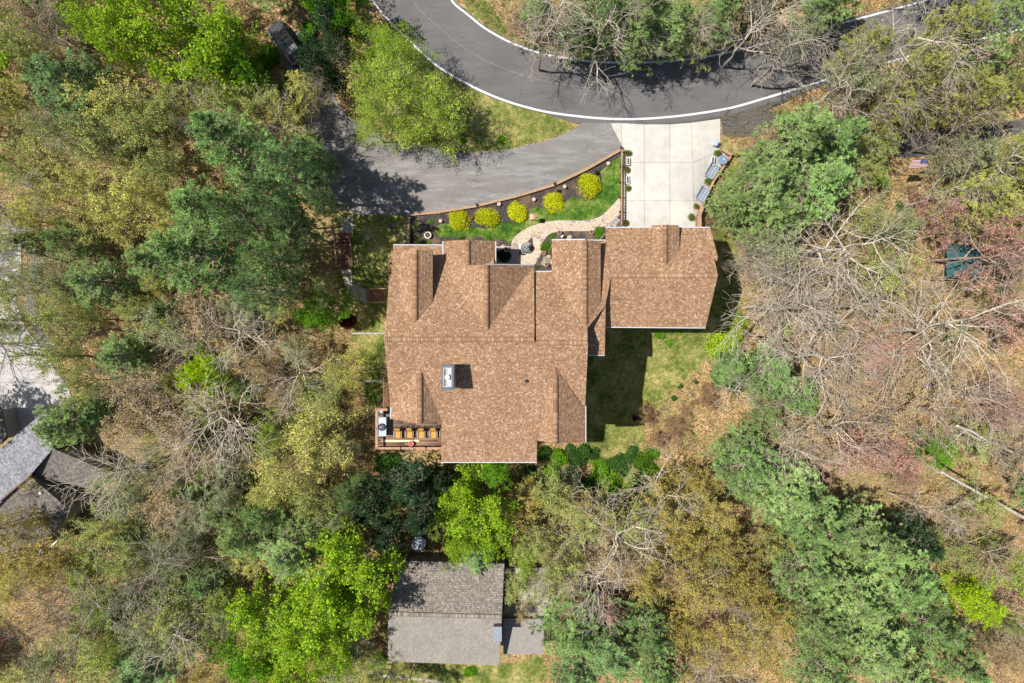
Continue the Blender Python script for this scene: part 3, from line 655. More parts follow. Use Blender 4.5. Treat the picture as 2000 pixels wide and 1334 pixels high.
# back gables
roof_slope(h, [(820,716,9.06),(820,828,9.06),(862,821,8.0)], [(820,716),(820,828),(862.5,822)], (1, 0), lip=.008, gap=.2)
roof_slope(h, [(820,716,9.06),(820,828,9.06),(764,800,7.43)], [(820,716),(820,828),(764,818),(764,795)], (-1, 0), gut=[(2, 3)])
roof_slope(h, [(1085,716,9.05),(1085,866,9.05),(1143,800,7.45)], [(1085,716),(1085,867),(1143,864),(1143,793),(1135,790)], (1, 0), lip=.008, gap=.2, gut=[(2, 3)], walls=[(2, 3)])
roof_slope(h, [(1085,716,9.05),(1085,866,9.05),(1049,859,7.7)], [(1085,716),(1085,867),(1049,860)], (-1, 0))
for A, B in [((752,663,10),(1043,663,10)), ((1047,669.5,9.87),(1147,669.5,9.87)), ((913,469,8),(913,517,8)), ((950,518,9.7),(950,643,9.7)), ((1143,469.5,9.26),(1143,632,9.26)),
             ((1196,538,8.6),(1401,538,8.6)), ((820,728,9.06),(820,827,9.06)), ((1085,733,9.05),(1085,866,9.05))]: ridge(h, A, B)
# body of the house below the roofs
body = MB()
for (x0, y0, x1, y1, zt) in [(772,490,868,530,5.9),(772,530,1036,652,5.9),(772,652,1136,800,6.4),(872,790,1040,890,6.6),(1052,540,1140,655,6.8),(1084,478,1168,560,7.0),(1190,452,1378,634,6.3),(1150,600,1176,686,6.9),(872,478,961,520,6.2)]:
    zt += HOFF; a = U(x0, y0, zt); b = U(x1, y1, zt); body.box(((a[0] + b[0]) / 2, (a[1] + b[1]) / 2, (zt - 12) / 2), (b[0] - a[0], a[1] - b[1], zt + 12))
body.build('house_core', M['wall'], h)
# chimney
t0, t1 = UH(862, 711.5, 11.3), UH(886.5, 762, 11.3); cx, cy = (t0[0] + t1[0]) / 2, (t0[1] + t1[1]) / 2; sx, sy = t1[0] - t0[0], t0[1] - t1[1]
chm = MB().box((cx, cy, 9.1 + HOFF), (sx - .12, sy - .12, 4.2)).build('chimney', M['stone_grey'], h)
fr = MB()
for (dx, dy, w, d) in [(-sx / 2 + .1, 0, .2, sy), (sx / 2 - .1, 0, .2, sy)]: fr.box((cx + dx, cy + dy, 11.25 + HOFF), (w, d, .12))
for dy in (-sy / 2 + .15, sy / 2 - .15): fr.box((cx, cy + dy, 11.25 + HOFF), (sx - .4, .3, .118))
fr.build('chimney_cap', M['metal_dark'], chm, bevel=.02)
fr = MB(); iw, ih = sx - .4, sy - .58
for s in (-1, 1): fr.box((cx + s * iw / 2, cy, 11.33 + HOFF), (.035, ih + .035, .07)); fr.box((cx, cy + s * ih / 2, 11.331 + HOFF), (iw, .035, .07))
fr.build('liner_rim', M['metal_white'], chm)
MB().box((cx, cy, 11.18 + HOFF), (iw, ih, .03)).build('liner_pan', plain('dark_blue_pan', (.02, .02, .07), .5, .2, spec=.2), chm)
MB().lathe((cx, cy, 11.18 + HOFF), [(.13, 0), (.13, .3), (.2, .32), (.2, .36), (.05, .42)], 16).build('flue_cap', M['metal_white'], chm)
fr = MB()
for s in (-1, 1): fr.box((cx + .12, cy + s * ih * .31, 11.22 + HOFF), (iw * .45, ih * .3, .03), ry=.35)
fr.build('liner_plate', plain('pale_violet_metal', (.6, .6, .78), .3, .1), chm)
q = UH(859.5, 746, 9.2); MB().box((q[0], q[1], 8.5 + HOFF), (.2, .22, .75)).build('chimney_vent', M['metal_dark'], h)
q = UH(1027, 744, 8.85); MB().lathe((q[0], q[1], 8.4 + HOFF), [(.1, 0), (.1, .6), (.13, .62), (.13, .7), (.02, .72)], 12).build('vent_pipe', M['black'], h)

# ------------------------------------------------------------------ deck
DZ = -.1; dk = empty('deck', (*U(800, 840, DZ)[:2], T(*U(800, 840, DZ)[:2])), 'raised wooden deck with cedar rails at the lower left corner of the brown house', 'deck')
a = U(737, 799, DZ); b = U(870, 875, DZ); V = []; F = []; rr = []; y = a[1]
while y > b[1]:
    x = a[0]
    while x < b[0] - .05:
        x2 = min(b[0], x + R.uniform(2.2, 3.6)); k = len(V); zz = DZ + R.uniform(0, .008)
        for z in (DZ - .04, zz): V += [(x + .004, y - .132, z), (x2 - .004, y - .132, z), (x2 - .004, y, z), (x + .004, y, z)]
        F += [(k + 4, k + 5, k + 6, k + 7), (k, k + 1, k + 5, k + 4), (k + 1, k + 2, k + 6, k + 5), (k + 2, k + 3, k + 7, k + 6), (k + 3, k, k + 4, k + 7)]; r = R.random(); rr += [r] * 5; x = x2
    y -= .145
bo = link('deck_boards', mesh_np('deck_boards', np.array(V) - np.array(dk.location), np.array(F), M['deck'], rnd=rr), dk); bo['kind'] = 'stuff'
MB().box(((a[0] + b[0]) / 2, (a[1] + b[1]) / 2, DZ - .2), (b[0] - a[0], a[1] - b[1], .3)).build('joist_frame', M['wood_dark'], dk)
for px in (742, 800, 856):
    for py in (806, 872): q = U(px, py, DZ); MB().box((q[0], q[1], (DZ - .3 + T(q[0], q[1]) - .3) / 2), (.18, .18, DZ - .3 - T(q[0], q[1]) + .3)).build('post', M['wood_dark'], dk)
RZ = DZ + 1.0; xl = U(735.5, 0, RZ)[0]; yb = U(0, 875.5, RZ)[1]; yt_ = U(0, 800, RZ)[1]; xr2 = U(862, 0, RZ)[0]
MB().box((xl, (yb + yt_) / 2, RZ), (.22, yt_ - yb + .2, .045)).build('rail_cap', M['wood_red'], dk)
for x0, x1 in ((737, 781), (784, 805), (807, 830), (834, 864)):
    A = U(x0, 0, RZ)[0]; B = U(x1, 0, RZ)[0]; MB().box(((A + B) / 2, yb, RZ), (B - A, .2, .045)).build('rail_cap', M['wood_red'], dk)
A = U(738, 0, RZ)[0]; B = U(757, 0, RZ)[0]; MB().box(((A + B) / 2, yt_, RZ), (B - A, .2, .045)).build('rail_cap', M['wood_red'], dk)
for px in (737, 782.5, 832): q = U(px, 0, RZ); MB().box((q[0], yb, DZ + .48), (.12, .12, 1.1)).build('rail_post', M['wood_dark'], dk)
for py in (800, 838): q = U(0, py, RZ); MB().box((xl, q[1], DZ + .48), (.12, .12, 1.1)).build('rail_post', M['wood_dark'], dk)
bme = MB().box((0, 0, .47), (.045, .045, .94)).build('tmp', M['wood_dark']); bm_ = bme.data; bpy.data.objects.remove(bme)
yy = yt_ - .15
while yy > yb + .1: link('baluster', bm_, dk, Vector((xl + .02, yy, DZ)) - Vector(dk.location)); yy -= .15
xx = xl + .2
while xx < xr2: link('baluster', bm_, dk, Vector((xx, yb, DZ)) - Vector(dk.location)); xx += .15
# stair from the deck along the house side
st = empty('side_stair', TP(750, 770), 'narrow wooden stair with rails along the left wall of the brown house', 'stairs')
for i in range(12):
    y0 = U(0, 742 + i * 4.4, 0)[1]; zz = -3.8 + i * .3; MB().box((U(755, 0, 0)[0], y0, zz), (.95, .26, .05)).build('tread', M['wood_dark'], st)
for px in (749.5, 762): A = Vector(U(px, 742, -2.9)); B = Vector(U(px, 797, .8)); MB().bar(A, B, .05, 4).build('handrail', M['wood_red'], st)
# deck furniture
def lounge(px, label):
    c = Vector(U(px, 846, DZ + .35)); c.z = DZ; e = empty('deck_chair', c, label, 'chair', 'row of cushioned deck chairs')
    x, y, z = c
    MB().box((x, y - .12, z + .42), (.46, .62, .09)).build('seat_cushion', M['cushion'], e, bevel=.03)
    MB().box((x, y + .3, z + .72), (.46, .1, .62), rx=-.5).build('back_cushion', M['cushion'], e, bevel=.03)
    for s in (-1, 1):
        f = MB(); f.bar((x + s * .33, y - .42, z + .58), (x + s * .33, y + .2, z + .64), .03); f.bar((x + s * .33, y - .42, z + .58), (x + s * .33, y - .42, z), .022); f.bar((x + s * .33, y + .2, z + .64), (x + s * .33, y + .32, z), .022)
        f.build('armrest', M['clay_pale'], e)
    f = MB(); f.bar((x - .27, y + .24, z + .3), (x - .27, y + .58, z + 1.05), .022); f.bar((x + .27, y + .24, z + .3), (x + .27, y + .58, z + 1.05), .022); f.bar((x - .27, y + .58, z + 1.05), (x + .27, y + .58, z + 1.05), .025)
    f.build('back_frame', M['black'], e)
    f = MB()
    for s in (-1, 1): f.bar((x + s * .2, y + .62, z), (x + s * .24, y + .3, z + .36), .018)
    f.box((x, y - .1, z + .35), (.56, .6, .04)); f.build('seat_frame', M['black'], e)
for px, l in ((777.5, 'mustard cushioned deck chair nearest the blue table'), (800.5, 'second mustard deck chair from the blue table'), (823.5, 'third mustard deck chair from the blue table'), (847, 'fourth mustard deck chair from the blue table'), (867, 'last deck chair, half hidden under the brown roof edge')): lounge(px, l)
tz = DZ + .9; a = U(737, 815, tz); b = U(754.5, 852, tz); cx, cy = (a[0] + b[0]) / 2, (a[1] + b[1]) / 2; w, d = b[0] - a[0], a[1] - b[1]
tb = empty('outdoor_table', (cx, cy, DZ), 'pale blue rectangular table with a dark round burner on the wooden deck', 'table')
MB().box((cx, cy, tz), (w, d, .05)).build('table_top', M['metal_blue'], tb, bevel=.015)
MB().box((cx + .02, cy + d * .34, tz + .035), (w * .7, d * .24, .03)).build('side_shelf', M['metal_white'], tb)
MB().lathe((cx + .02, cy - .02, tz + .02), [(.33, 0), (.33, .1), (.27, .14), (.25, .1), (.05, .1)], 24).build('burner_bowl', plain('dark_navy_enamel', (.02, .018, .04), .4, .2), tb)
f = MB()
for i in range(4): f.lathe((cx - .04 + R.uniform(-.09, .09), cy - .02 + R.uniform(-.09, .09), tz + .12), [(.04, 0), (.045, .05), (.02, .07)], 8)
f.build('ember_stone', M['clay_pale'], tb)
for sx in (-1, 1):
    for sy in (-1, 1): MB().box((cx + sx * (w / 2 - .06), cy + sy * (d / 2 - .06), DZ + .44), (.06, .06, .88)).build('leg', M['metal_grey'], tb)
q = U(745, 804.5, DZ + .8); gr = empty('grill', (q[0], q[1], DZ), 'small dark grill with a pale lid in the upper corner of the deck', 'grill')
MB().box((q[0], q[1], DZ + .72), (.42, .5, .26), rz=.1).build('firebox', M['black'], gr, bevel=.04)
MB().lathe((q[0] + .03, q[1] + .05, DZ + .85), [(.2, 0), (.18, .1), (.06, .16)], 12).build('lid', M['metal_grey'], gr)
for s in (-1, 1):
    for t in (-1, 1): MB().box((q[0] + s * .17, q[1] + t * .2, DZ + .32), (.04, .04, .6)).build('leg', M['black'], gr)
q = U(782, 861, DZ + .06); tag(MB().box((q[0], q[1], DZ + .05), (U(815, 0, DZ)[0] - U(742, 0, DZ)[0], .16, .05)).build('loose_board', M['pale_yellow']), 'long pale yellow board lying on the wooden deck', 'board')
q = U(803, 866, DZ + .2); fp = empty('flower_pot', (q[0], q[1], DZ), 'round terracotta pot standing at the lower rail of the deck', 'pot')
MB().lathe((q[0], q[1], DZ + .01), [(.16, 0), (.22, .3), (.25, .3), (.25, .35), (.2, .35), (.19, .28)], 18).build('pot', M['terracotta'], fp, smooth=True)
MB().lathe((q[0], q[1], DZ + .285), [(.195, 0), (.19, .02)], 14).build('soil', M['red'], fp)
q = U(806, 877, RZ + .1); tag(MB().lathe((q[0], q[1], RZ + .02), [(.09, 0), (.1, .1), (.05, .16)], 12).build('rail_lantern', M['metal_grey']), 'small grey lantern on the lower rail of the deck', 'lantern')

# ------------------------------------------------------------------ west side steps, landing
ws = empty('footstairs', TP(672, 490), 'dark wooden garden stair under the pines left of the brown house', 'stairs')
A, B = TP(672, 458), TP(678, 524)
for i in range(11):
    f = i / 10; x = A[0] + (B[0] - A[0]) * f; y = A[1] + (B[1] - A[1]) * f; z = T(x, y) + .15
    MB().box((x, y, z), (1.25, .27, .06)).build('tread', M['wood_dark'], ws)
for s in (-1, 1):
    a_ = Vector((A[0] + s * .72, A[1], T(A[0], A[1]) + 1.0)); b_ = Vector((B[0] + s * .72, B[1], T(B[0], B[1]) + 1.0)); MB().bar(a_, b_, .06, 4).build('handrail', M['wood_red'], ws)
    for k in range(8):
        p = a_.lerp(b_, k / 7); MB().box((p.x, p.y, p.z - .5), (.06, .06, 1.0)).build('baluster', M['wood_dark'], ws)
drape('step_landing', [(666,526),(688,526),(688,537),(667,537)], .12, M['path_pave'], thick=.1)
drape('lower_landing', [(671,541),(688,541),(688,553),(672,553)], .06, M['path_pave'], thick=.08)
drape('stone_path', [(671,553),(688,553),(700,559),(720,567),(721,590),(712,592),(695,582),(680,569)], .05, M['path_pave'])
br = empty('plank_bridge', TP(738, 577), 'dark plank footbridge with brown side rails joining the stone path to the house', 'bridge')
for i in range(10):
    q = TP(723 + i * 3.3, 577); MB().box((q[0], q[1], -1.9), (.135, 1.15, .05)).build('plank', M['deck'] if 0 else M['wood_dark'], br)
for py in (563.5, 590.5): a_ = U(722, py, -1.3); b_ = U(755, py, -1.3); MB().box(((a_[0] + b_[0]) / 2, a_[1], -1.4), (b_[0] - a_[0], .09, .12)).build('side_rail', M['wood_red'], br)
for x0, x1, y, l in ((690, 754, 651.5, 'low pale edging wall left of the brown house beside the maroon shrub'), (714, 748, 743.5, 'short pale edging wall near the side stair of the brown house')):
    a_ = TP(x0, y); b_ = TP(x1, y); tag(MB().box(((a_[0] + b_[0]) / 2, a_[1], (a_[2] + b_[2]) / 2), (b_[0] - a_[0], .16, .7)).build('edging_wall', M['stone_grey']), l, 'wall')
# ------------------------------------------------------------------ the other houses
cot = empty('grey_cottage', TP(865, 1195), 'cottage with plain grey-brown shingle roof at the bottom of the photo', 'house')
HR = (760, 1198); zc = -8.3
def roofq(parent, q, zs, **k):
    """slope from four pixel corners with three reference heights"""
    return roof_slope(parent, [(*q[0], zs[0]), (*q[1], zs[1]), (*q[2], zs[2])], q, **k)
roofq(cot, [(758,1199),(980,1205),(985,1101),(780,1095)], (-6,-6,-8), down=(0, 1), mat='grey_shingle', base='grey_base', expo=.17, lip=.01, gap=.24, walls=[(2, 3), (1, 2), (3, 0)], wallmat='wall_grey')
roofq(cot, [(758,1199),(980,1205),(975,1299),(758,1292)], (-6,-6,-7.7), down=(0, -1), mat='lit_grey_shingle', base='grey_base', expo=.17, lip=.01, gap=.04, walls=[(2, 3), (1, 2), (3, 0)], wallmat='wall_grey')  # lower slope: lighter copy of the grey shingle, sunlit tone put into colour
ridge(cot, (760,1199,-5.98), (978,1205,-5.98), .14, 'grey_shingle', .06)
roof_slope(cot, [(935,1122,-7.2),(937,1148,-7.2),(920,1122,-7.6)], [(936,1118),(937,1150),(922,1132)], (-1, 0), 'grey_shingle', 'grey_base', thick=.1)
roof_slope(cot, [(935,1122,-7.2),(937,1148,-7.2),(950,1122,-7.6)], [(936,1118),(937,1150),(950,1130)], (1, 0), 'grey_shingle', 'grey_base', thick=.1)
a = U(963,1224,-5.3); b = U(980,1253,-5.3); cx, cy = (a[0] + b[0]) / 2, (a[1] + b[1]) / 2
cc = MB().box((cx, cy, -8.8), (b[0] - a[0] - .08, a[1] - b[1] - .1, 6.9)).build('chimney', M['wall'], cot)
MB().box((cx, cy, -5.33), (b[0] - a[0], a[1] - b[1], .1)).build('chimney_cap', plain('blue_grey_sheet', (.2, .22, .27), .4, .1), cc)
a = U(983,1208,-9); b = U(1062,1277,-9); MB().box(((a[0] + b[0]) / 2, (a[1] + b[1]) / 2, -9), (b[0] - a[0], a[1] - b[1], .15)).build('flat_roof', plain('flat_roofing', (.22, .205, .19), .9, .12, 3), cot)
a = U(985,1110,-9.6); b = U(1072,1206,-9.6); MB().box(((a[0] + b[0]) / 2, (a[1] + b[1]) / 2, -9.8), (b[0] - a[0], a[1] - b[1], .15)).build('rear_roof', M['path_pave'], cot)
a = U(990,1215,-9.1); b = U(1056,1270,-9.1); MB().box(((a[0] + b[0]) / 2, (a[1] + b[1]) / 2, -11.15), (b[0] - a[0], a[1] - b[1], 4.1)).build('wall', M['wall_grey'], cot)
rw = empty('stone_retaining_wall', TP(835, 1087), 'dark stone wall with pale blocks above the grey cottage roof', 'wall')
for i in range(14):
    q = TP(778 + i * 8.6, 1086 + R.uniform(-1, 1)); MB().box((q[0], q[1], q[2] + .25), (.42, .36, .7), R.uniform(-.1, .1), taper=.85).build('stone', M['stone_grey'], rw, bevel=.04)
q = TP(818, 1062, .8); tr = empty('round_dish', (q[0], q[1], q[2] - .8), 'round pale grey net covered ring lying above the stone wall of the cottage', 'trampoline')
MB().lathe((q[0], q[1], q[2] - .05), [(.72, 0), (.76, .03), (.76, .06), (.7, .08)], 28).build('frame_ring', M['metal_grey'], tr)
MB().lathe((q[0], q[1], q[2]), [(.69, 0), (.35, .015), (.01, .02)], 28).build('mat', plain('pale_net', (.33, .33, .36), .6, .6, 3), tr)
for k in range(6): t = k * math.pi / 3; MB().bar((q[0] + .7 * math.cos(t), q[1] + .7 * math.sin(t), q[2]), (q[0] + .7 * math.cos(t), q[1] + .7 * math.sin(t), q[2] - .8), .02).build('leg', M['metal_grey'], tr)
q = TP(703, 1269, .4); hp = empty('ring_planter', (q[0], q[1], q[2] - .4), 'small white rimmed round planter beside the lime tree left of the grey cottage', 'planter')
MB().lathe((q[0], q[1], q[2] - .4), [(.2, 0), (.26, .38), (.3, .4), (.3, .44), (.24, .44), (.23, .36)], 20).build('planter_bowl', M['white_stone'], hp); MB().lathe((q[0], q[1], q[2] - .03), [(.235, 0), (.2, .02)], 14).build('planting', plain('yellow_moss', (.4, .36, .04), .9), hp)
cs = empty('cottage_steps', TP(744, 1258), 'short red-brown steps curving up to the left wall of the grey cottage', 'steps')
for i, (x, y) in enumerate([(737,1250),(741,1252),(745,1254),(749,1257),(752,1260),(755,1265),(756,1270)]): q = TP(x, y); MB().box((q[0], q[1], q[2] + .1 + i * .12), (.16, .75, .1), .3 + i * .12).build('step', M['wood_dark'], cs)
drape('cottage_walk', [(684,1243),(704,1247),(738,1256),(740,1262),(706,1258),(686,1254)], .05, M['clay_pale'])
drape('brook_edge', [(700,1303),(740,1316),(800,1322),(860,1330),(860,1334),(800,1328),(740,1322),(698,1308)], .05, M['path_pave'])

lh = empty('slate_house', TP(60, 940), 'slate roofed house with two dark wings at the left edge of the photo', 'house')
zs = -3.2
roofq(lh, [(-60,1040),(-60,930),(36,846),(90,801),(104,876),(60,927)], (zs - .8, zs - 1.6, zs - 1.6), down=(-.6, .8), mat='slate_shingle', base='grey_base', expo=.2, walls=[(1, 2), (2, 3)], wallmat='wall_grey', lip=.01, gap=.04)
roofq(lh, [(103,876),(214,922),(184,958),(60,927)], (zs - 1.0, zs - 2.3, zs - 2.9), down=(.6, -.8), mat='dark_shingle', base='grey_base', expo=.2, gap=.2, walls=[(0, 1), (1, 2), (2, 3)], wallmat='wall_grey')
roofq(lh, [(58,930),(139,998),(84,1060),(-60,1090),(-60,1040)], (zs - .9, zs - 2.2, zs - 2.6), down=(.7, -.7), mat='dark_shingle', base='grey_base', expo=.2, gap=.2, walls=[(0, 1), (1, 2)], wallmat='wall_grey')
A = Vector(U(0, 979, zs - .7)); B = Vector(U(62, 927, zs - .7)); MB().bar(A, B, .07, 4).build('gutter', M['wood_dark'], lh)
q = U(79, 963, zs - 1.2); MB().lathe((q[0], q[1], zs - 1.6), [(.1, 0), (.1, .5)], 8).build('vent_pipe', M['metal_white'], lh)
sh_ = empty('corner_roof', TP(5, 900), 'small dark corrugated roof at the left edge beside the pale concrete yard', 'shed')
roofq(sh_, [(-40,800),(2,800),(14,856),(2,868),(-40,868)], (-5, -5.4, -5.6), down=(1, 0), mat='dark_shingle', base='grey_base', expo=.25, walls=[(1, 2)], wallmat='wall_grey')
lp = TP(116, 1052); wb = empty('white_rail', lp, 'long white rail standing below the dark wing of the slate roofed house', 'rail')
A = Vector(TP(100, 1068, .9)); B = Vector(TP(130, 1037, .9)); MB().bar(A, B, .1, 4).build('rail', M['white_stone'], wb)
for f in (0, .5, 1): p = A.lerp(B, f); MB().bar(p, p - Vector((0, 0, .95)), .05, 4).build('post', M['white_stone'], wb)
for (x, y, l) in ((84, 1077, 'pale block under the left end of the white rail by the slate house'), (105, 1072, 'smaller pale block beside the white rail of the slate house')):
    q = TP(x, y); tag(MB().box((q[0], q[1], q[2] + .25), (.6, .5, .5), .8).build('garden_block', M['stone_grey'], bevel=.03), l, 'block')
for (x, y, l) in ((218, 1054, 'upper of two pale green stepping discs in the leaf litter'), (239, 1072, 'lower of two pale green stepping discs in the leaf litter')):
    q = TP(x, y); tag(MB().lathe((q[0], q[1], q[2]), [(.28, 0), (.28, .06), (.25, .09)], 14).build('stepping_disc', plain('verdigris', (.2, .24, .2), .8)), l, 'disc')
for (x, y, r, l) in ((-22, 1226, 1.0, 'red canoe end showing at the lower left corner of the photo'), (-14, 1262, 1.2, 'second red hull at the lower left corner beside the canoe end')):
    q = TP(x, y); e = empty('canoe', q, l, 'boat'); V = []; F = []; n = 14
    for i in range(n):
        t = i / (n - 1) * 2 - 1; w = .38 * (1 - t * t) ** .6 + .01; zt = .35 + .15 * t * t; c = (q[0] + t * 1.9 * .75, q[1] + t * 1.9 * .6)
        nx, ny = -.6, .77
        V += [(c[0] + nx * w, c[1] + ny * w, q[2] + .05), (c[0] + nx * w * .55, c[1] + ny * w * .55, q[2] + zt), (c[0], c[1], q[2] + zt + .08), (c[0] - nx * w * .55, c[1] - ny * w * .55, q[2] + zt), (c[0] - nx * w, c[1] - ny * w, q[2] + .05)]
    for i in range(n - 1):
        for j in range(4): F.append((i * 5 + j, i * 5 + j + 1, (i + 1) * 5 + j + 1, (i + 1) * 5 + j))
    m_ = MB(); m_._add(V, F); m_.build('hull', M['red'], e, smooth=True)
    m_ = MB(); m_.bar((q[0] - 1.4, q[1] - 1.12, q[2] + .53), (q[0] + 1.4, q[1] + 1.12, q[2] + .53), .025); m_.build('keel', M['white_stone'], e)

# ------------------------------------------------------------------ parked car
cp = TP(566, 90); th = math.atan2(-(57 - 119), 544 - 588); e = empty('parked_car', cp, 'black car with a glass roof parked under the trees up the lane', 'car')
ux = Vector((math.cos(th), math.sin(th), 0)); uy = Vector((-ux.y, ux.x, 0)); C0 = Vector((cp[0], cp[1], cp[2] + .1))
def cw(l, s, z): return tuple(C0 + (ux * l + uy * s + Vector((0, 0, z))) * .87)
def hull(name, secs, mat, smooth=True, par=None):
    m_ = MB(); V = []; F = []; k = len(secs[0][1])
    for l, pts in secs: V += [cw(l, s, z) for s, z in pts]
    for i in range(len(secs) - 1):
        for j in range(k): F.append((i * k + j, i * k + (j + 1) % k, (i + 1) * k + (j + 1) % k, (i + 1) * k + j))
    F += [tuple(range(k - 1, -1, -1)), tuple(range((len(secs) - 1) * k, len(secs) * k))]; m_._add(V, F); return m_.build(name, mat, par or e, smooth=smooth)
def sec(w, zb, zt, r=.12): return [(-w, zb), (w, zb), (w + .02, zb + .3), (w, zt - r), (w - r, zt), (-w + r, zt), (-w, zt - r), (-w - .02, zb + .3)]
car_body = hull('body', [(-2.38, sec(.7, .3, .78)), (-2.25, sec(.86, .22, .92)), (-1.4, sec(.92, .2, 1.02)), (0, sec(.93, .2, 1.02)), (1.0, sec(.93, .2, 1.0)), (1.9, sec(.88, .22, .9)), (2.25, sec(.78, .26, .8)), (2.38, sec(.6, .32, .66))], M['car'])
hull('cabin', [(-2.15, sec(.66, .9, .95, .03)), (-1.6, sec(.68, .95, 1.5, .08)), (-.2, sec(.68, .95, 1.6, .08)), (.35, sec(.66, .95, 1.52, .08)), (1.15, sec(.72, .95, .99, .03))], M['car'])
hull('glass_roof', [(-.85, [(-.5, 1.585), (.5, 1.585), (.5, 1.6), (-.5, 1.6)]), (.25, [(-.5, 1.55), (.5, 1.55), (.5, 1.575), (-.5, 1.575)])], M['glass'], False)
hull('roof_panel', [(-1.5, [(-.56, 1.53), (.56, 1.53), (.56, 1.545), (-.56, 1.545)]), (-.9, [(-.56, 1.57), (.56, 1.57), (.56, 1.59), (-.56, 1.59)])], plain('silver_roof', (.10, .105, .11), .3, .15, metal=.5), False)
hull('windscreen', [(.4, [(-.58, 1.5), (.58, 1.5), (.58, 1.53), (-.58, 1.53)]), (1.12, [(-.66, 1.02), (.66, 1.02), (.66, 1.05), (-.66, 1.05)])], M['glass'], False)
hull('rear_window', [(-2.1, [(-.58, .99), (.58, .99), (.58, 1.02), (-.58, 1.02)]), (-1.62, [(-.56, 1.5), (.56, 1.5), (.56, 1.52), (-.56, 1.52)])], M['glass'], False)
hull('bonnet', [(1.2, [(-.74, 1.0), (.74, 1.0), (.74, 1.02), (-.74, 1.02)]), (2.15, [(-.62, .85), (.62, .85), (.62, .87), (-.62, .87)])], plain('grey_bonnet', (.05, .053, .056), .2, .2, spec=.9), False)
for s in (-1, 1):
    MB().bar(cw(-1.5, s * .62, 1.6), cw(.35, s * .62, 1.62), .025, 6).build('roof_rail', M['chrome'], e)
    MB().box(cw(.95, s * 1.02, 1.02), (.16, .22, .14), th).build('mirror', M['car'], e, bevel=.03)
    MB().box(cw(2.26, s * .55, .74), (.2, .3, .12), th).build('headlight', M['chrome'], e, bevel=.02)
    MB().box(cw(-2.3, s * .62, .82), (.12, .25, .12), th).build('tail_light', M['red'], e, bevel=.02)
    for l in (-1.42, 1.45):
        w_ = MB().bar(cw(l, s * .74, .25), cw(l, s * .95, .25), .3, 18).build('wheel', M['rubber'], e); MB().bar(cw(l, s * .95, .25), cw(l, s * .965, .25), .2, 12).build('rim', M['chrome'], w_)

# ------------------------------------------------------------------ flag on its pole
fz = 3.2; fl = empty('flag', TP(1812, 320), 'stars and stripes flag flying from a pale pole at the upper right', 'flag')
A, B, C_, D = (Vector(U(x, y, z)) for x, y, z in ((1811, 311.5, fz + .9), (1809, 327.5, fz), (1773, 329, fz), (1782, 311, fz + .9)))
pb = Vector(TP(1812, 322)); MB().bar((A.x, A.y + .02, pb.z), (A.x, A.y + .02, A.z + .3), .04, 8).build('pole', M['metal_grey'], fl)
def fp_(u, v): p = (A * (1 - u) + D * u) * (1 - v) + (B * (1 - u) + C_ * u) * v; return p + Vector((0, 0, .05 * math.sin(u * 7 + v)))
for i in range(13):
    u0 = .4 if i < 7 else 0; V = []; F = []
    for k in range(9):
        u = u0 + (1 - u0) * k / 8; V += [tuple(fp_(u, i / 13)), tuple(fp_(u, (i + 1) / 13))]
    F = [(2 * k, 2 * k + 1, 2 * k + 3, 2 * k + 2) for k in range(8)]; m_ = MB(); m_._add(V, F); m_.build('stripe', M['flag_white' if i % 2 else 'flag_red'], fl)
V = []; 
for k in range(7): u = .4 * k / 6; V += [tuple(fp_(u, 0)), tuple(fp_(u, 7 / 13))]
m_ = MB(); m_._add(V, [(2 * k, 2 * k + 1, 2 * k + 3, 2 * k + 2) for k in range(6)]); ca = m_.build('canton', M['flag_blue'], fl)
m_ = MB(); nrm = (B - A).cross(D - A).normalized(); nrm = nrm if nrm.z > 0 else -nrm
for r_ in range(9):
    for c_ in range(6 if r_ % 2 == 0 else 5):
        p = fp_(.4 * ((c_ + (.5 if r_ % 2 == 0 else 1)) / 6), 7 / 13 * (r_ + .5) / 9) + nrm * .012; a1 = (D - A).normalized(); b1 = (B - A).normalized()
        V = []
        for k in range(10): t = math.pi * k / 5; rr_ = .022 if k % 2 == 0 else .009; V.append(tuple(p + a1 * math.sin(t) * rr_ - b1 * math.cos(t) * rr_))
        m_._add(V, [tuple(range(10))])
m_.build('star', M['flag_white'], ca, kind='stuff')

# right side garden steps and tarp
for (P0, P1, w, l) in (((1778,366),(1783,408),16,'upper dark wooden garden stair beside the pale trunk at the right'), ((1803,392),(1817,428),20,'lower dark wooden garden stair beside the pale trunk at the right')):
    e = empty('garden_stair', TP(*P0), l, 'stairs'); a_, b_ = Vector(TP(*P0)), Vector(TP(*P1)); d = (b_ - a_); ang = math.atan2(d.y, d.x)
    for i in range(9): p = a_ + d * (i / 8); MB().box((p.x, p.y, T(p.x, p.y) + .15), (.16, w / 21, .08), ang).build('tread', M['wood_dark'], e)
    for s in (-1, 1):
        off = Vector((-d.y, d.x, 0)).normalized() * s * w / 42; MB().bar((a_.x + off.x, a_.y + off.y, a_.z + .4), (b_.x + off.x, b_.y + off.y, b_.z + .4), .05, 4).build('stringer', M['wood_dark'], e)
dkp = [TP(*p, .5) for p in ((1788,374),(1840,392),(1838,425),(1820,430))]
tag(MB().prism([(p[0], p[1]) for p in dkp], min(p[2] for p in dkp) - .5, dkp[0][2] - .3).build('small_deck', M['wood_dark']), 'dark shaded wooden platform beside the lower garden stair', 'platform')
q = TP(1885, 510, 2.2); ta = empty('teal_awning', (q[0], q[1], q[2] - 2.2), 'teal tarp awning seen through the pink flecked bare tree', 'awning')
V = []; n = 9
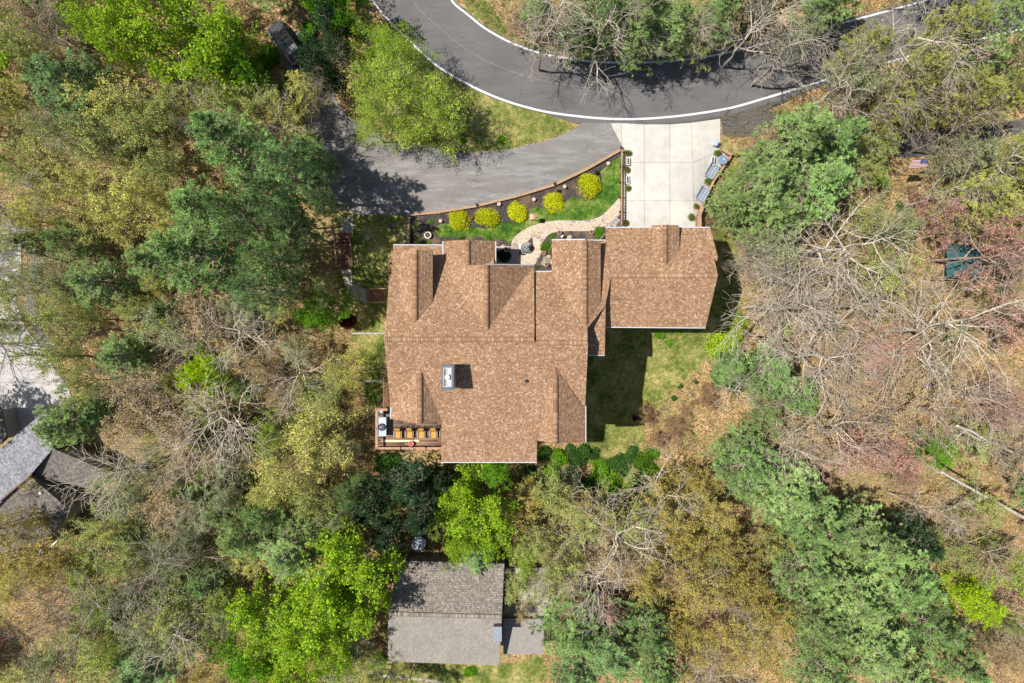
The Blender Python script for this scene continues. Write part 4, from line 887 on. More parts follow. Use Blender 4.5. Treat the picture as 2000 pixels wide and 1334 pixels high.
for j in range(n):
    for i in range(n): u, v = i / (n - 1), j / (n - 1); V.append((q[0] - 1.7 + 3.4 * u, q[1] - 1.5 + 3 * v, q[2] + .5 * math.sin(u * 3.1) * math.sin(v * 3.1) + R.uniform(-.04, .04)))
m_ = MB(); m_._add(V, [(j * n + i, j * n + i + 1, (j + 1) * n + i + 1, (j + 1) * n + i) for j in range(n - 1) for i in range(n - 1)]); m_.build('canopy', M['tarp'], ta, smooth=True)
for i, j in ((0, 0), (n - 1, 0), (0, n - 1), (n - 1, n - 1)): v = V[j * n + i]; MB().bar(v, (v[0], v[1], q[2] - 2.3), .04).build('post', M['metal_grey'], ta)
# ------------------------------------------------------------------ small garden and driveway things
def urn(px, py, r, label, mat='clay_pale', inner='soil', name='pot', h=.38, cat='pot', rim=None):
    q = TP(px, py, .15); q = (q[0], q[1], T(q[0], q[1]) + .04); e = empty(name, q, label, cat)
    MB().lathe(q, [(r * .65, 0), (r, h * .8), (r * 1.05, h * .9), (r * 1.05, h), (r * .82, h), (r * .8, h * .85)], 18).build('pot_body', M[mat], e, smooth=True)
    MB().lathe((q[0], q[1], q[2] + h * .87), [(r * .8, 0), (r * .7, .01)], 14).build('soil', M[inner], e); return e
urn(836, 460, .30, 'white rimmed round pot of soil at the left end of the garden bed', 'white_stone')
urn(1092, 455, .2, 'terracotta pot on the lower edge of the flagstone path above the middle gable', 'terracotta')
urn(1155, 454, .2, 'terracotta pot at the right end of the dark mulch strip', 'terracotta')
urn(1062, 495, .18, 'terracotta pot under the round green shrub by the path', 'terracotta')
urn(1067, 517, .17, 'small pink-rimmed pot beside the white flowering plant', 'terracotta')
urn(989, 487, .24, 'round pot standing in the shade beside the entry pad', 'clay_pale')
urn(921, 424, .21, 'dark pot between the first and second golden shrubs', 'soil')
def globe(px, py, label):
    q = TP(px, py, .1); q = (q[0], q[1], T(q[0], q[1]) + .03); e = empty('garden_globe', q, label, 'garden light', 'pale globes along the timber wall')
    MB().lathe(q, [(.2, 0), (.22, .06), (.16, .1)], 16).build('collar', M['soil'], e); MB().lathe((q[0], q[1], q[2] + .1), [(.15, 0), (.19, .08), (.16, .18), (.06, .24)], 14).build('globe', M['clay_pale'], e, smooth=True)
for p in ((861,432,'pale globe left of the golden shrubs'),(975,399,'pale globe above the gap between second and third golden shrubs'),(1043,390,'pale globe between the third and fourth golden shrubs'),(1103,365,'pale globe between the fourth and fifth golden shrubs'),(1188,320,'pale globe in the grass near the driveway corner')): globe(*p)
q = TP(1040, 424, 1.7); bh = empty('birdhouse', (q[0], q[1], q[2] - 1.7), 'pink birdhouse on a pole in the lawn above the flagstone path', 'birdhouse')
MB().bar((q[0], q[1], q[2] - 1.7), q, .03).build('pole', M['black'], bh); MB().box((q[0], q[1], q[2] + .08), (.32, .34, .26)).build('box', M['wood_red'], bh)
for s in (-1, 1): MB().box((q[0] + s * .1, q[1], q[2] + .28), (.26, .44, .03), ry=s * .5).build('roof', plain('salmon_paint', (.62, .32, .24), .7), bh)
# tiered fountain
q = TP(1028, 485, .0); z0 = q[2] + .1; fo = empty('fountain', (q[0], q[1], z0), 'black tiered fountain with white rims in the leaf shaped bed', 'fountain')
MB().lathe((q[0], q[1], z0), [(.42, 0), (.5, .22), (.5, .26), (.42, .26), (.4, .18)], 28).build('basin', M['black'], fo, smooth=False)
for r, z in ((.5, .27), (.36, .62), (.24, .92), (.13, 1.14)):
    MB().lathe((q[0], q[1], z0 + z), [(r, 0), (r + .018, .015), (r + .018, .03), (r - .012, .035), (r - .015, 0)], 28).build('rim', M['white_stone'], fo)
for r, z in ((.36, .5), (.24, .8), (.13, 1.05)): MB().lathe((q[0], q[1], z0 + z), [(.06, -.2), (.08, 0), (r, .1), (r, .13), (.05, .12)], 24).build('tier', M['black'], fo)
MB().lathe((q[0], q[1], z0 + 1.1), [(.04, 0), (.07, .1), (.02, .18)], 12).build('finial', M['white_stone'], fo)
# statue, rocks
q = TP(1098, 463); sta = empty('garden_statue', q, 'small white statue in the mulch beside the terracotta pot', 'statue')
MB().lathe(q, [(.15, 0), (.16, .1), (.1, .14)], 10).build('plinth', M['stone_grey'], sta)
MB().lathe((q[0], q[1], q[2] + .14), [(.12, 0), (.14, .15), (.09, .35), (.05, .42), (.09, .5), (.08, .58), (.02, .62)], 12).build('figure', M['white_stone'], sta, smooth=True)
def rock(px, py, r, label, mat='stone', fl=.6):
    q = TP(px, py); bm = bmesh.new(); bmesh.ops.create_icosphere(bm, subdivisions=2, radius=r)
    for v in bm.verts: f = 1 + R.uniform(-.18, .18); v.co = Vector((v.co.x * f, v.co.y * f * .85, v.co.z * f * fl))
    me = bpy.data.meshes.new('rock'); bm.to_mesh(me); bm.free(); me.materials.append(M[mat]); o = link('rock', me, None, (q[0], q[1], q[2] + r * .3)); o.rotation_euler = (0, 0, R.random() * 6); return tag(o, label, 'rock')
rock(1112, 464, .26, 'brown angular rock in the mulch above the middle gable roof'); rock(1072, 501, .22, 'brown rock between the round shrub and the white flowers'); rock(983, 482, .24, 'pale rock at the corner of the shaded entry pad')
for i, (x, y) in enumerate([(1186,438),(1193,434),(1199,431),(1205,428),(1190,441),(1197,438),(1204,435),(1209,431),(1184,443),(1201,441)]): tag(rock(x, y, R.uniform(.13, .22), 'grey stone in the small rockery between flagstone path and driveway', 'stone_grey'), group='rockery stones')
rock(718, 463, .3, 'pale rock in the shaded lawn left of the garden wall')
q = TP(763, 444); gb = empty('gazing_ball', q, 'small dark blue gazing ball in the shaded lawn left of the garden wall', 'garden ornament')
MB().lathe(q, [(.15, 0), (.07, .1), (.07, .45), (.12, .5)], 12).build('stand', M['black'], gb)
MB().lathe((q[0], q[1], q[2] + .48), [(.03, 0), (.15, .07), (.2, .18), (.15, .3), (.03, .37)], 16).build('ball', plain('blue_glass', (.02, .06, .1), .05, spec=1), gb, smooth=True)
# driveway furniture
def bench(px, py, ang, L, label):
    q = Vector(TP(px, py, .3)); q.z = T(q.x, q.y) + .1; e = empty('slatted_bench', q, label, 'bench', 'metal benches on the driveway'); a1 = Vector((math.cos(ang), math.sin(ang), 0)); b1 = Vector((-a1.y, a1.x, 0))
    for i in range(7): c = q + b1 * (-.36 + i * .1); c.z += .42 - .012 * i; MB().box(c, (L, .085, .03), ang).build('slat', M['metal_grey' if i % 3 else 'metal_blue'], e)
    for i in range(4): c = q + b1 * (.36 + i * .05); c.z += .5 + i * .12; MB().box(c, (L, .03, .09), ang).build('back_slat', M['metal_blue'], e)
    for s in (-1, 1):
        c = q + a1 * s * (L / 2); m_ = MB(); m_.box(c + Vector((0, 0, .6)), (.05, .66, .05), ang); m_.box(c - b1 * .3 + Vector((0, 0, .3)), (.05, .05, .6), ang); m_.box(c + b1 * .34 + Vector((0, 0, .45)), (.05, .05, .9), ang); m_.build('arm_frame', M['metal_blue'], e)
wang = math.atan2(-(405 - 307), 1368 - 1425)   # along the parapet
bench(1389.5, 336, wang + math.pi, 1.25, 'grey slatted metal bench just below the round brown topped pot'); bench(1371.5, 381, wang + math.pi, 1.15, 'grey slatted metal bench halfway down the timber parapet')
q = TP(1412, 312, .7); rt = empty('round_table', (q[0], q[1], q[2] - .7), 'round slate blue cafe table in the corner of the driveway', 'table')
MB().lathe(q, [(.02, -.68), (.25, -.66), (.04, -.6), (.04, -.03), (.42, -.02), (.43, .02), (.4, .025)], 24).build('table_top', plain('slate_blue', (.15, .2, .27), .4, .1), rt); MB().box((q[0] + .08, q[1] + .05, q[2] + .04), (.06, .16, .03), .2).build('label_plate', M['white_stone'], rt)
q = TP(1403, 325, .35); bp = empty('barrel_pot', (q[0], q[1], q[2] - .35), 'round pot with brown top between the blue table and the bench', 'pot')
MB().lathe((q[0], q[1], q[2] - .35), [(.2, 0), (.25, .3), (.26, .42), (.23, .42), (.22, .38)], 20).build('pot_body', M['metal_grey'], bp); MB().lathe((q[0], q[1], q[2] + .04), [(.235, 0), (.2, .02)], 16).build('soil', M['stone'], bp)
def planter(px, py, w, d, rz, label):
    q = TP(px, py, .25); z = q[2] - .25; e = empty('planter_box', (q[0], q[1], z), label, 'planter'); m_ = MB(); c, s = math.cos(rz), math.sin(rz)
    for k in (-1, 1):
        m_.box((q[0] - s * k * (d / 2), q[1] + c * k * (d / 2), z + .25), (w + .05, .05, .4), rz); m_.box((q[0] + c * k * (w / 2), q[1] + s * k * (w / 2), z + .25), (.05, d - .06, .39), rz)
    m_.build('box_side', M['metal_white'], e); MB().box((q[0], q[1], z + .3), (w - .04, d - .04, .2), rz).build('soil', M['soil'], e)
planter(1391.5, 315, .24, .68, -.12, 'long white sided planter with brown soil left of the blue table'); planter(1226.5, 316, .22, .62, 0, 'white sided planter against the picket fence between the upper topiary balls'); planter(1225.5, 352, .22, .66, .03, 'white sided planter with brown soil above the third fence topiary ball')
q = TP(1398, 280, .6); mbx = empty('white_bin', (q[0], q[1], q[2] - .6), 'small pale blue and white box on legs at the upper right edge of the driveway', 'box')
MB().box((q[0], q[1], q[2] - .05), (.3, .42, .3), -.35).build('box', M['metal_white'], mbx, bevel=.04); MB().box((q[0] + .03, q[1] + .02, q[2] + .12), (.34, .46, .05), -.35).build('lid', M['metal_blue'], mbx, bevel=.02)
for s in (-1, 1): MB().box((q[0] + s * .1, q[1], q[2] - .35), (.04, .3, .5), -.35).build('leg', M['metal_grey'], mbx)
for (x, y, l) in ((1409, 298, 'pale stone on the parapet behind the corner topiary ball'), (1416, 303, 'second pale stone on the parapet corner')): rock(x, y, .14, l)
# ------------------------------------------------------------------ plant meshes
def unit(v): return v / (np.linalg.norm(v, axis=-1, keepdims=True) + 1e-9)
def np_tubes(P0, P1, R0, R1, n=3):
    d = unit(P1 - P0); h = np.where(np.abs(d[:, 2:3]) > .9, [[1., 0, 0]], [[0, 0, 1.]]); u = unit(np.cross(d, h)); w = np.cross(d, u)
    t = np.arange(n) * 2 * np.pi / n; c, s = np.cos(t)[None, :, None], np.sin(t)[None, :, None]
    ring = u[:, None] * c + w[:, None] * s
    V = np.concatenate([P0[:, None] + ring * R0[:, None, None], P1[:, None] + ring * R1[:, None, None]], 1).reshape(-1, 3)
    m = len(P0); b = (np.arange(m) * 2 * n)[:, None]; i = np.arange(n)[None]; j = (i + 1) % n
    return V, np.stack([b + i, b + j, b + n + j, b + n + i], -1).reshape(-1, 4)
def np_leaves(C, size, up=.5, asp=.6, rg=RG):
    n = len(C); nn = unit(rg.normal(size=(n, 3)) + np.array([0, 0, 1.]) * up * 2.2); r = rg.normal(size=(n, 3)); a = unit(np.cross(nn, r)); b = np.cross(nn, a)
    s = (size * rg.uniform(.65, 1.3, n))[:, None]
    V = np.stack([C - a * s, C + b * s * asp, C + a * s, C - b * s * asp], 1).reshape(-1, 3)
    return V, np.arange(4 * n).reshape(n, 4)
def np_needles(C, D, k, L, w, spread=.9, rg=RG):
    m = len(C); d = unit(D[:, None] + rg.normal(size=(m, k, 3)) * spread); r = rg.normal(size=(m, k, 3)) * .45 + np.array([-.25, 0, 1.]); s = unit(np.cross(d, r)) * w; l = L * rg.uniform(.7, 1.2, (m, k, 1))
    c = np.repeat(C[:, None], k, 1); V = np.stack([c - s + d * .02, c + s + d * .02, c + d * l], 2).reshape(-1, 3)
    return V, np.arange(3 * m * k).reshape(-1, 3)
def grow(rg, segs, p, d, L, r, lev, mx, nch, up, ratio=.55, wig=.22, nseg=4):
    st = L / nseg; pts = [p]
    for i in range(nseg):
        d = d + rg.normal(size=3) * wig; d[2] += up * (.5 if lev > 1 else 1); d = d / np.linalg.norm(d)
        q = p + d * st; f0, f1 = 1 - i / nseg * .75, 1 - (i + 1) / nseg * .75
        segs.append((p, q, r * f0, r * f1, lev)); p = q; pts.append((p, d.copy(), f1))
    if lev >= mx: return
    n = nch[lev]
    for k in range(n):
        t = .2 + .8 * (k + rg.uniform(0, 1)) / n; j = min(nseg, max(1, int(t * nseg + .5))); q, dd, f = pts[j]
        o = rg.normal(size=3); o -= dd * o.dot(dd); o /= np.linalg.norm(o); a = math.radians(rg.uniform(28, 62)); nd = dd * math.cos(a) + o * math.sin(a)
        if nd[2] < -.25: nd[2] *= .3
        grow(rg, segs, q, nd, L * ratio * (1.15 - .5 * t) * rg.uniform(.8, 1.25), max(.011, r * f * .55), lev + 1, mx, nch, up, ratio, wig, max(2, nseg - 1))
def skeleton(seed, Rr, H, low=.35, nl=8, nch=(0, 5, 5, 4), mx=4, up=.05, tr=.16, wig=.2, lean=35, ratio=.55):
    rg = np.random.default_rng(seed); segs = []; p = np.zeros(3); pts = [p]; n = 9; r = tr; top = H * .86
    for i in range(n):
        q = np.array([p[0] + rg.normal() * .1, p[1] + rg.normal() * .1, top * (i + 1) / n]); segs.append((p, q, r, max(.03, r - tr * .85 / n), 0)); r = max(.03, r - tr * .85 / n); p = q; pts.append(p)
    for k in range(nl):
        t = low + (1 - low) * (k + rg.uniform(0, .8)) / nl; z = t * top; i = min(n - 1, int(z / top * n)); f = z / top * n - i; q = pts[i] * (1 - f) + pts[i + 1] * f
        az = k * 2.4 + rg.uniform(-.4, .4); e = math.radians(lean + 35 * (t - low) + rg.uniform(-8, 8)); d = np.array([math.cos(az) * math.cos(e), math.sin(az) * math.cos(e), math.sin(e)])
        L = Rr * (1.12 - .35 * (t - low)) * rg.uniform(.8, 1.1); grow(rg, segs, q, d, L, tr * (.62 - .3 * t), 1, mx, nch, up, ratio, wig, 5)
    return segs, rg
def segmesh(segs, lo, hi, n):
    s = [x for x in segs if lo <= x[4] <= hi]
    return np_tubes(np.array([x[0] for x in s]), np.array([x[1] for x in s]), np.array([x[2] for x in s]), np.array([x[3] for x in s]), n)
BK, LF, ND = M['bark'], M['leaf'], M['needle']
def combine(parts):
    V = []; F = []; b = 0
    for v, f in parts: V.append(v); F.append(f + b); b += len(v)
    return np.concatenate(V), F
def trunkmesh(segs):
    V, F = segmesh(segs, 0, 0, 7); V2, F2 = segmesh(segs, 1, 1, 4); v, f = combine([(V, F), (V2, F2)]); return mesh_np('trunk', v, f, BK)
def pine(seed, Rr=3.6, H=15, n_t=1500, L=.27, cone=1.0):
    """white pine: whorls of near-level limbs carrying flat plates of needle tufts"""
    rg = np.random.default_rng(seed); S0 = []; C = []; D = []; TN = []; p = np.zeros(3)
    S0.append((p, np.array([0, 0, H * .93]), .2, .03, 0)); z = H * .3
    while z < H * .96:
        f = (z / H - .3) / .66; prof = (1 - f ** 1.6 * cone * .85) * (.75 + .25 * math.sin(f * 3)); k = rg.integers(4, 6); az0 = rg.uniform(0, 6.28)
        for j in range(k):
            az = az0 + j * 6.283 / k + rg.normal() * .2; Lb = Rr * prof * rg.uniform(.62, 1.15); el = .12 + .55 * f; u = np.array([math.cos(az) * math.cos(el), math.sin(az) * math.cos(el), math.sin(el)])
            o = np.array([0, 0, z + rg.normal() * .15]); q = o + u * Lb; mid = o + u * Lb * .5 - np.array([0, 0, .1]); S0 += [(o, mid, .05, .035, 1), (mid, q, .035, .012, 1)]
            tb_ = .5 + rg.normal() * .17; side = np.array([-math.sin(az), math.cos(az), 0]); m = int(4 + Lb * 2.6)
            for i in range(m):
                t = .3 + .7 * (i + rg.uniform(0, 1)) / m; b = o + u * Lb * t; w = (1 - abs(t - .6)) * Lb * .42 * rg.uniform(-1, 1); e = b + side * w + u * abs(w) * .5 + np.array([0, 0, abs(w) * .18])
                S0.append((b, e, .018, .008, 2)); nt = 3 + int(abs(w) * 5); bt = tb_ + rg.normal() * .08
                for s_ in range(nt):
                    g = rg.uniform(.35, 1.05); C.append(b + (e - b) * g + rg.normal(size=3) * [.11, .11, .06]); D.append(unit((e - b) * .3 + u * .35 + np.array([0, 0, .55]))); TN.append(bt + (g - .7) * .35)  # tone rises towards twig tips: highlights and dark gaps put into needle colour
        z += H * rg.uniform(.04, .06)
    C = np.array(C); D = np.array(D); r_ = rg.permutation(len(C))[:n_t]; C = C[r_]; D = D[r_]; TN = np.array(TN)[r_]
    v, f = np_needles(C, D, 15, L, .03, .7, rg)
    tone = np.repeat(np.clip(TN + rg.normal(size=len(C)) * .12, 0, 1), 15) + rg.normal(size=len(f)) * .1
    crown = mesh_np('crown', v, f, ND, rnd=np.clip(tone, 0, .999))
    s = [x for x in S0]; tv, tf = np_tubes(np.array([x[0] for x in s]), np.array([x[1] for x in s]), np.array([x[2] for x in s]), np.array([x[3] for x in s]), 4)
    return mesh_np('trunk', tv, tf, BK), crown, Rr, H
def leafy(seed, Rr=3.8, H=11, n=9000, size=.105, low=.3, clump=.24, twigs=True, mx=3, nl=10, up_=.35, flat=.6):
    segs, rg = skeleton(seed, Rr, H, low, nl, (0, 6, 5, 4), mx, .06, .13)
    tips = np.array([s[1] for s in segs if s[4] >= 2]); lev = np.array([s[4] for s in segs if s[4] >= 2])
    w = np.where(lev >= mx, 3., 1.); w /= w.sum(); nc = n // 9; cc = tips[rg.choice(len(tips), nc, p=w)] + rg.normal(size=(nc, 3)) * clump
    C = np.repeat(cc, 9, 0) + rg.normal(size=(nc * 9, 3)) * np.array([.16, .16, .16 * flat]); v, f = np_leaves(C, size, up_, .62, rg)
    tone = np.clip(np.repeat(rg.uniform(.2, .8, nc), 9) + rg.normal(size=nc * 9) * .18, 0, .999)
    return trunkmesh(segs), (mesh_np('crown', v, f, LF, rnd=tone), mesh_np('twig', *segmesh(segs, 2, 4, 3), BK)), Rr, H
def budding(seed, Rr=3.6, H=11, n=7500, size=.066, nch=(0, 6, 6, 4)):
    segs, rg = skeleton(seed, Rr, H, .28, 11, nch, 3, .08, .1, .2, 40)
    s2 = [s for s in segs if s[4] >= 2]; P0 = np.array([s[0] for s in s2]); P1 = np.array([s[1] for s in s2]); i = rg.integers(0, len(s2), n); t = rg.uniform(0, 1, (n, 1))
    C = P0[i] * (1 - t) + P1[i] * t + rg.normal(size=(n, 3)) * .09; v, f = np_leaves(C, size, .3, .7, rg)
    return trunkmesh(segs), (mesh_np('crown', v, f, LF, rnd=rg.uniform(0, .999, n)), mesh_np('twig', *segmesh(segs, 2, 4, 3), BK)), Rr, H
def bare(seed, Rr=4.2, H=14, nl=8, tr=.17, nch=(0, 6, 6, 4), wig=.24, lean=30):
    segs, rg = skeleton(seed, Rr, H, .34, nl, nch, 3, .05, tr, wig, lean, .62)
    segs = [(a, b, r0 * 1.1 if l < 2 else r0 * 1.35 if l == 2 else max(r0, .013), r1 * 1.1 if l < 2 else r1 * 1.3 if l == 2 else max(r1, .008), l) for a, b, r0, r1, l in segs]
    return trunkmesh(segs), (None, mesh_np('branches', *segmesh(segs, 2, 4, 3), BK)), Rr, H
def ball(seed, Rr=1.0, n=2600, size=.06, sq=.85, lobes=11, lr=.42, sprig=.0, even=.75):
    """rounded shrub: leaves over several overlapping lobes, open between them"""
    rg = np.random.default_rng(seed); c = unit(rg.normal(size=(lobes, 3)) + [0, 0, .25]); c[:, 2] = np.abs(c[:, 2]); c *= (Rr * (1 - lr) * rg.uniform(even, 2 - even if even > .9 else 1.12, (lobes, 1))); c[0] = (0, 0, Rr * .35)
    k = rg.integers(0, lobes, n); d = unit(rg.normal(size=(n, 3)) + unit(c)[k] * .6 + [0, 0, .35]); rad = Rr * lr * (1 - .45 * rg.random(n) ** 2) * rg.uniform(.85, 1.15, lobes)[k]; C = c[k] + d * rad[:, None] + rg.normal(size=(n, 3)) * sprig
    C[:, 2] = np.maximum(.02, C[:, 2] * sq); v, f = np_leaves(C, size, .35, .6, rg); tone = np.clip(rg.uniform(.25, .75, lobes)[k] + rg.normal(size=n) * .2, 0, .999)
    st = [(np.zeros(3), np.array([rg.normal() * .1, rg.normal() * .1, Rr * .6]), .05, .02, 0)] + [(np.array([0, 0, .05]), c_ * .95, .03, .01, 0) for c_ in c]
    tv, tf = np_tubes(*[np.array([s[i] for s in st]) for i in range(4)], 4)
    return mesh_np('stem', tv, tf, BK), (mesh_np('foliage', v, f, LF, rnd=tone), None), Rr, Rr
VAR = {
 'P': [pine(11), pine(12, 3.5, 16, 1600), pine(13, 3.9, 14, 1700), pine(14, 3.2, 17, 1400)],
 'H': [pine(21, 3.6, 13, 1700, .2, .8), pine(22, 3.9, 12, 1800, .2, .8)],
 'M': [leafy(31), leafy(32, 4.1, 12, 10000), leafy(33, 3.5, 10, 8500, .11)],
 'Y': [leafy(41, 3.8, 10, 8000, .07, .25, .3, nl=12), leafy(42, 4.0, 10, 8000, .07, .25, .3, nl=12)],
 'B': [budding(51), budding(52, 3.9, 12, 8800), budding(53, 3.4, 10, 7000), budding(54, 3.8, 11, 8200, .058)],
 'N': [bare(61, 4.2, 14, 9, .16, (0, 6, 6, 4), .17), bare(62, 4.0, 13, 10, .14, (0, 6, 7, 3), .2), bare(63, 4.4, 15, 8, .19, (0, 7, 6, 4), .18, 22), bare(64, 3.8, 11, 11, .12, (0, 7, 6, 3), .14, 40), bare(65, 4.2, 13, 8, .15, (0, 7, 7, 3), .22, 30)],
 'S': [ball(71, 1.0, 4200, .062, .8, 9, .45, .03), ball(72, 1.0, 3600, .075, .75, 7, .5, .05), ball(76, 1.0, 4600, .055, .7, 13, .4, .04)],
 'G': [ball(73, 1.0, 6500, .042, .9, 24, .5, .02, .97), ball(74, 1.0, 6500, .042, .88, 28, .48, .02, .97)],
 'T': [ball(75, .5, 2600, .024, .98, 30, .5, .004, .98)],
}
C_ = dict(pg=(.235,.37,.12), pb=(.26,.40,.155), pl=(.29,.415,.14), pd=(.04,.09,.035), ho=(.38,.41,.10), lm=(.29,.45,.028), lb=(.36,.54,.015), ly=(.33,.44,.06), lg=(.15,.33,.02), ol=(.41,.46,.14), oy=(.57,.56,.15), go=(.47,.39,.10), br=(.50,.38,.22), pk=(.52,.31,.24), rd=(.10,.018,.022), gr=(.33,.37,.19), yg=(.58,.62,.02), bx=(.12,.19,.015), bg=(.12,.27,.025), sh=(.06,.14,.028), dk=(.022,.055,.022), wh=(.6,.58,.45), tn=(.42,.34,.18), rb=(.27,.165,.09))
BARK = dict(w=(.55,.495,.41), g=(.40,.35,.285), b=(.30,.24,.18), p=(.45,.36,.30))
KIND = {'P': 'pine', 'H': 'hemlock', 'M': 'leafy tree', 'Y': 'fine leaved tree', 'B': 'budding tree', 'N': 'bare tree', 'S': 'shrub'}
CW = dict(pg='green', pb='blue-green', pl='pale green', pd='dark green', ho='olive', lm='lime green', lb='bright lime', ly='yellow-green', lg='fresh green', ol='olive', oy='yellow-olive', go='golden', br='brown', pk='pinkish', rd='maroon', gr='grey-green', sh='green', dk='dark', tn='tan', bg='bright green')
LM = [('parked black car',563,87),('side drive',720,330),('big lime tree at the road',800,170),('garden stair under the pines',672,490),('wooden deck',745,840),('slate roofed house',70,930),
 ('pale concrete yard',40,620),('grey cottage',865,1195),('round pale dish',818,1062),('flag',1794,320),('garage roof',1400,520),('back lawn',1300,780),('teal awning',1880,500),('road bend',1250,130),('road at the top right',1750,60),
 ('upper left corner',0,0),('lower right corner',2000,1334),('lower left corner',0,1334),('upper right corner',2000,0),('bright lime round tree',1885,1160),('footbridge',738,577),('house back roof edge',955,902),('right photo edge',2000,750),('bottom photo edge',1300,1334),('left photo edge',0,380),('middle of the left woods',330,620),('leaning pale trunk',1850,950)]
ALLT = []
def tree(kind, px, py, r, H, col, bark='g', label=None, zf=.7, sink=0.0, group=None, name=None, cat=None, sx=1.0):
    i = len(ALLT); tr_, cr, R0, H0 = VAR[kind][i % len(VAR[kind])]
    if kind == 'P' or kind == 'H': zf = .62
    x, y, z = TP(px, py, H * zf); z -= H * zf; rr = r * (CAMZ - z - H * zf) / FPX; s = rr / R0 * (1.0 if kind in 'SGT' else 1.05)
    nm = name or {'P': 'pine_tree', 'H': 'hemlock_tree', 'M': 'leafy_tree', 'Y': 'leafy_tree', 'B': 'budding_tree', 'N': 'bare_tree', 'S': 'shrub'}[kind]
    e = empty(nm, (x, y, z - .1 - sink), label, cat or ('shrub' if kind in 'SGT' else 'tree'), group or ('shrubs' if kind in 'SGT' else 'trees of the surrounding woods'))
    rz = R.uniform(0, 6.28); sc = (s * sx, s, H / H0) if kind not in 'SGT' else (s * R.uniform(.9, 1.1), s * R.uniform(.92, 1.08), s * R.uniform(.85, 1.1)); v = R.uniform(.86, 1.14); c = tuple(min(1, k * v) for k in C_[col]); bf = R.uniform(.85, 1.1); b = tuple(k * bf for k in BARK[bark])
    jit = (R.uniform(-.04, .04), R.uniform(-.04, .04), rz)
    link('stem' if kind in 'SGT' else 'trunk', tr_, e, color=b, rot=jit, scale=sc)
    if kind in 'PH': link('crown', cr, e, color=c, rot=jit, scale=sc)
    else:
        a_, b_ = cr
        if a_: link('foliage' if kind in 'SGT' else 'crown', a_, e, color=c, rot=jit, scale=sc)
        if b_:
            o = link('branches', b_, e, color=b, rot=jit, scale=sc)
    ALLT.append((e, kind, col, px, py, r, label is None)); return e
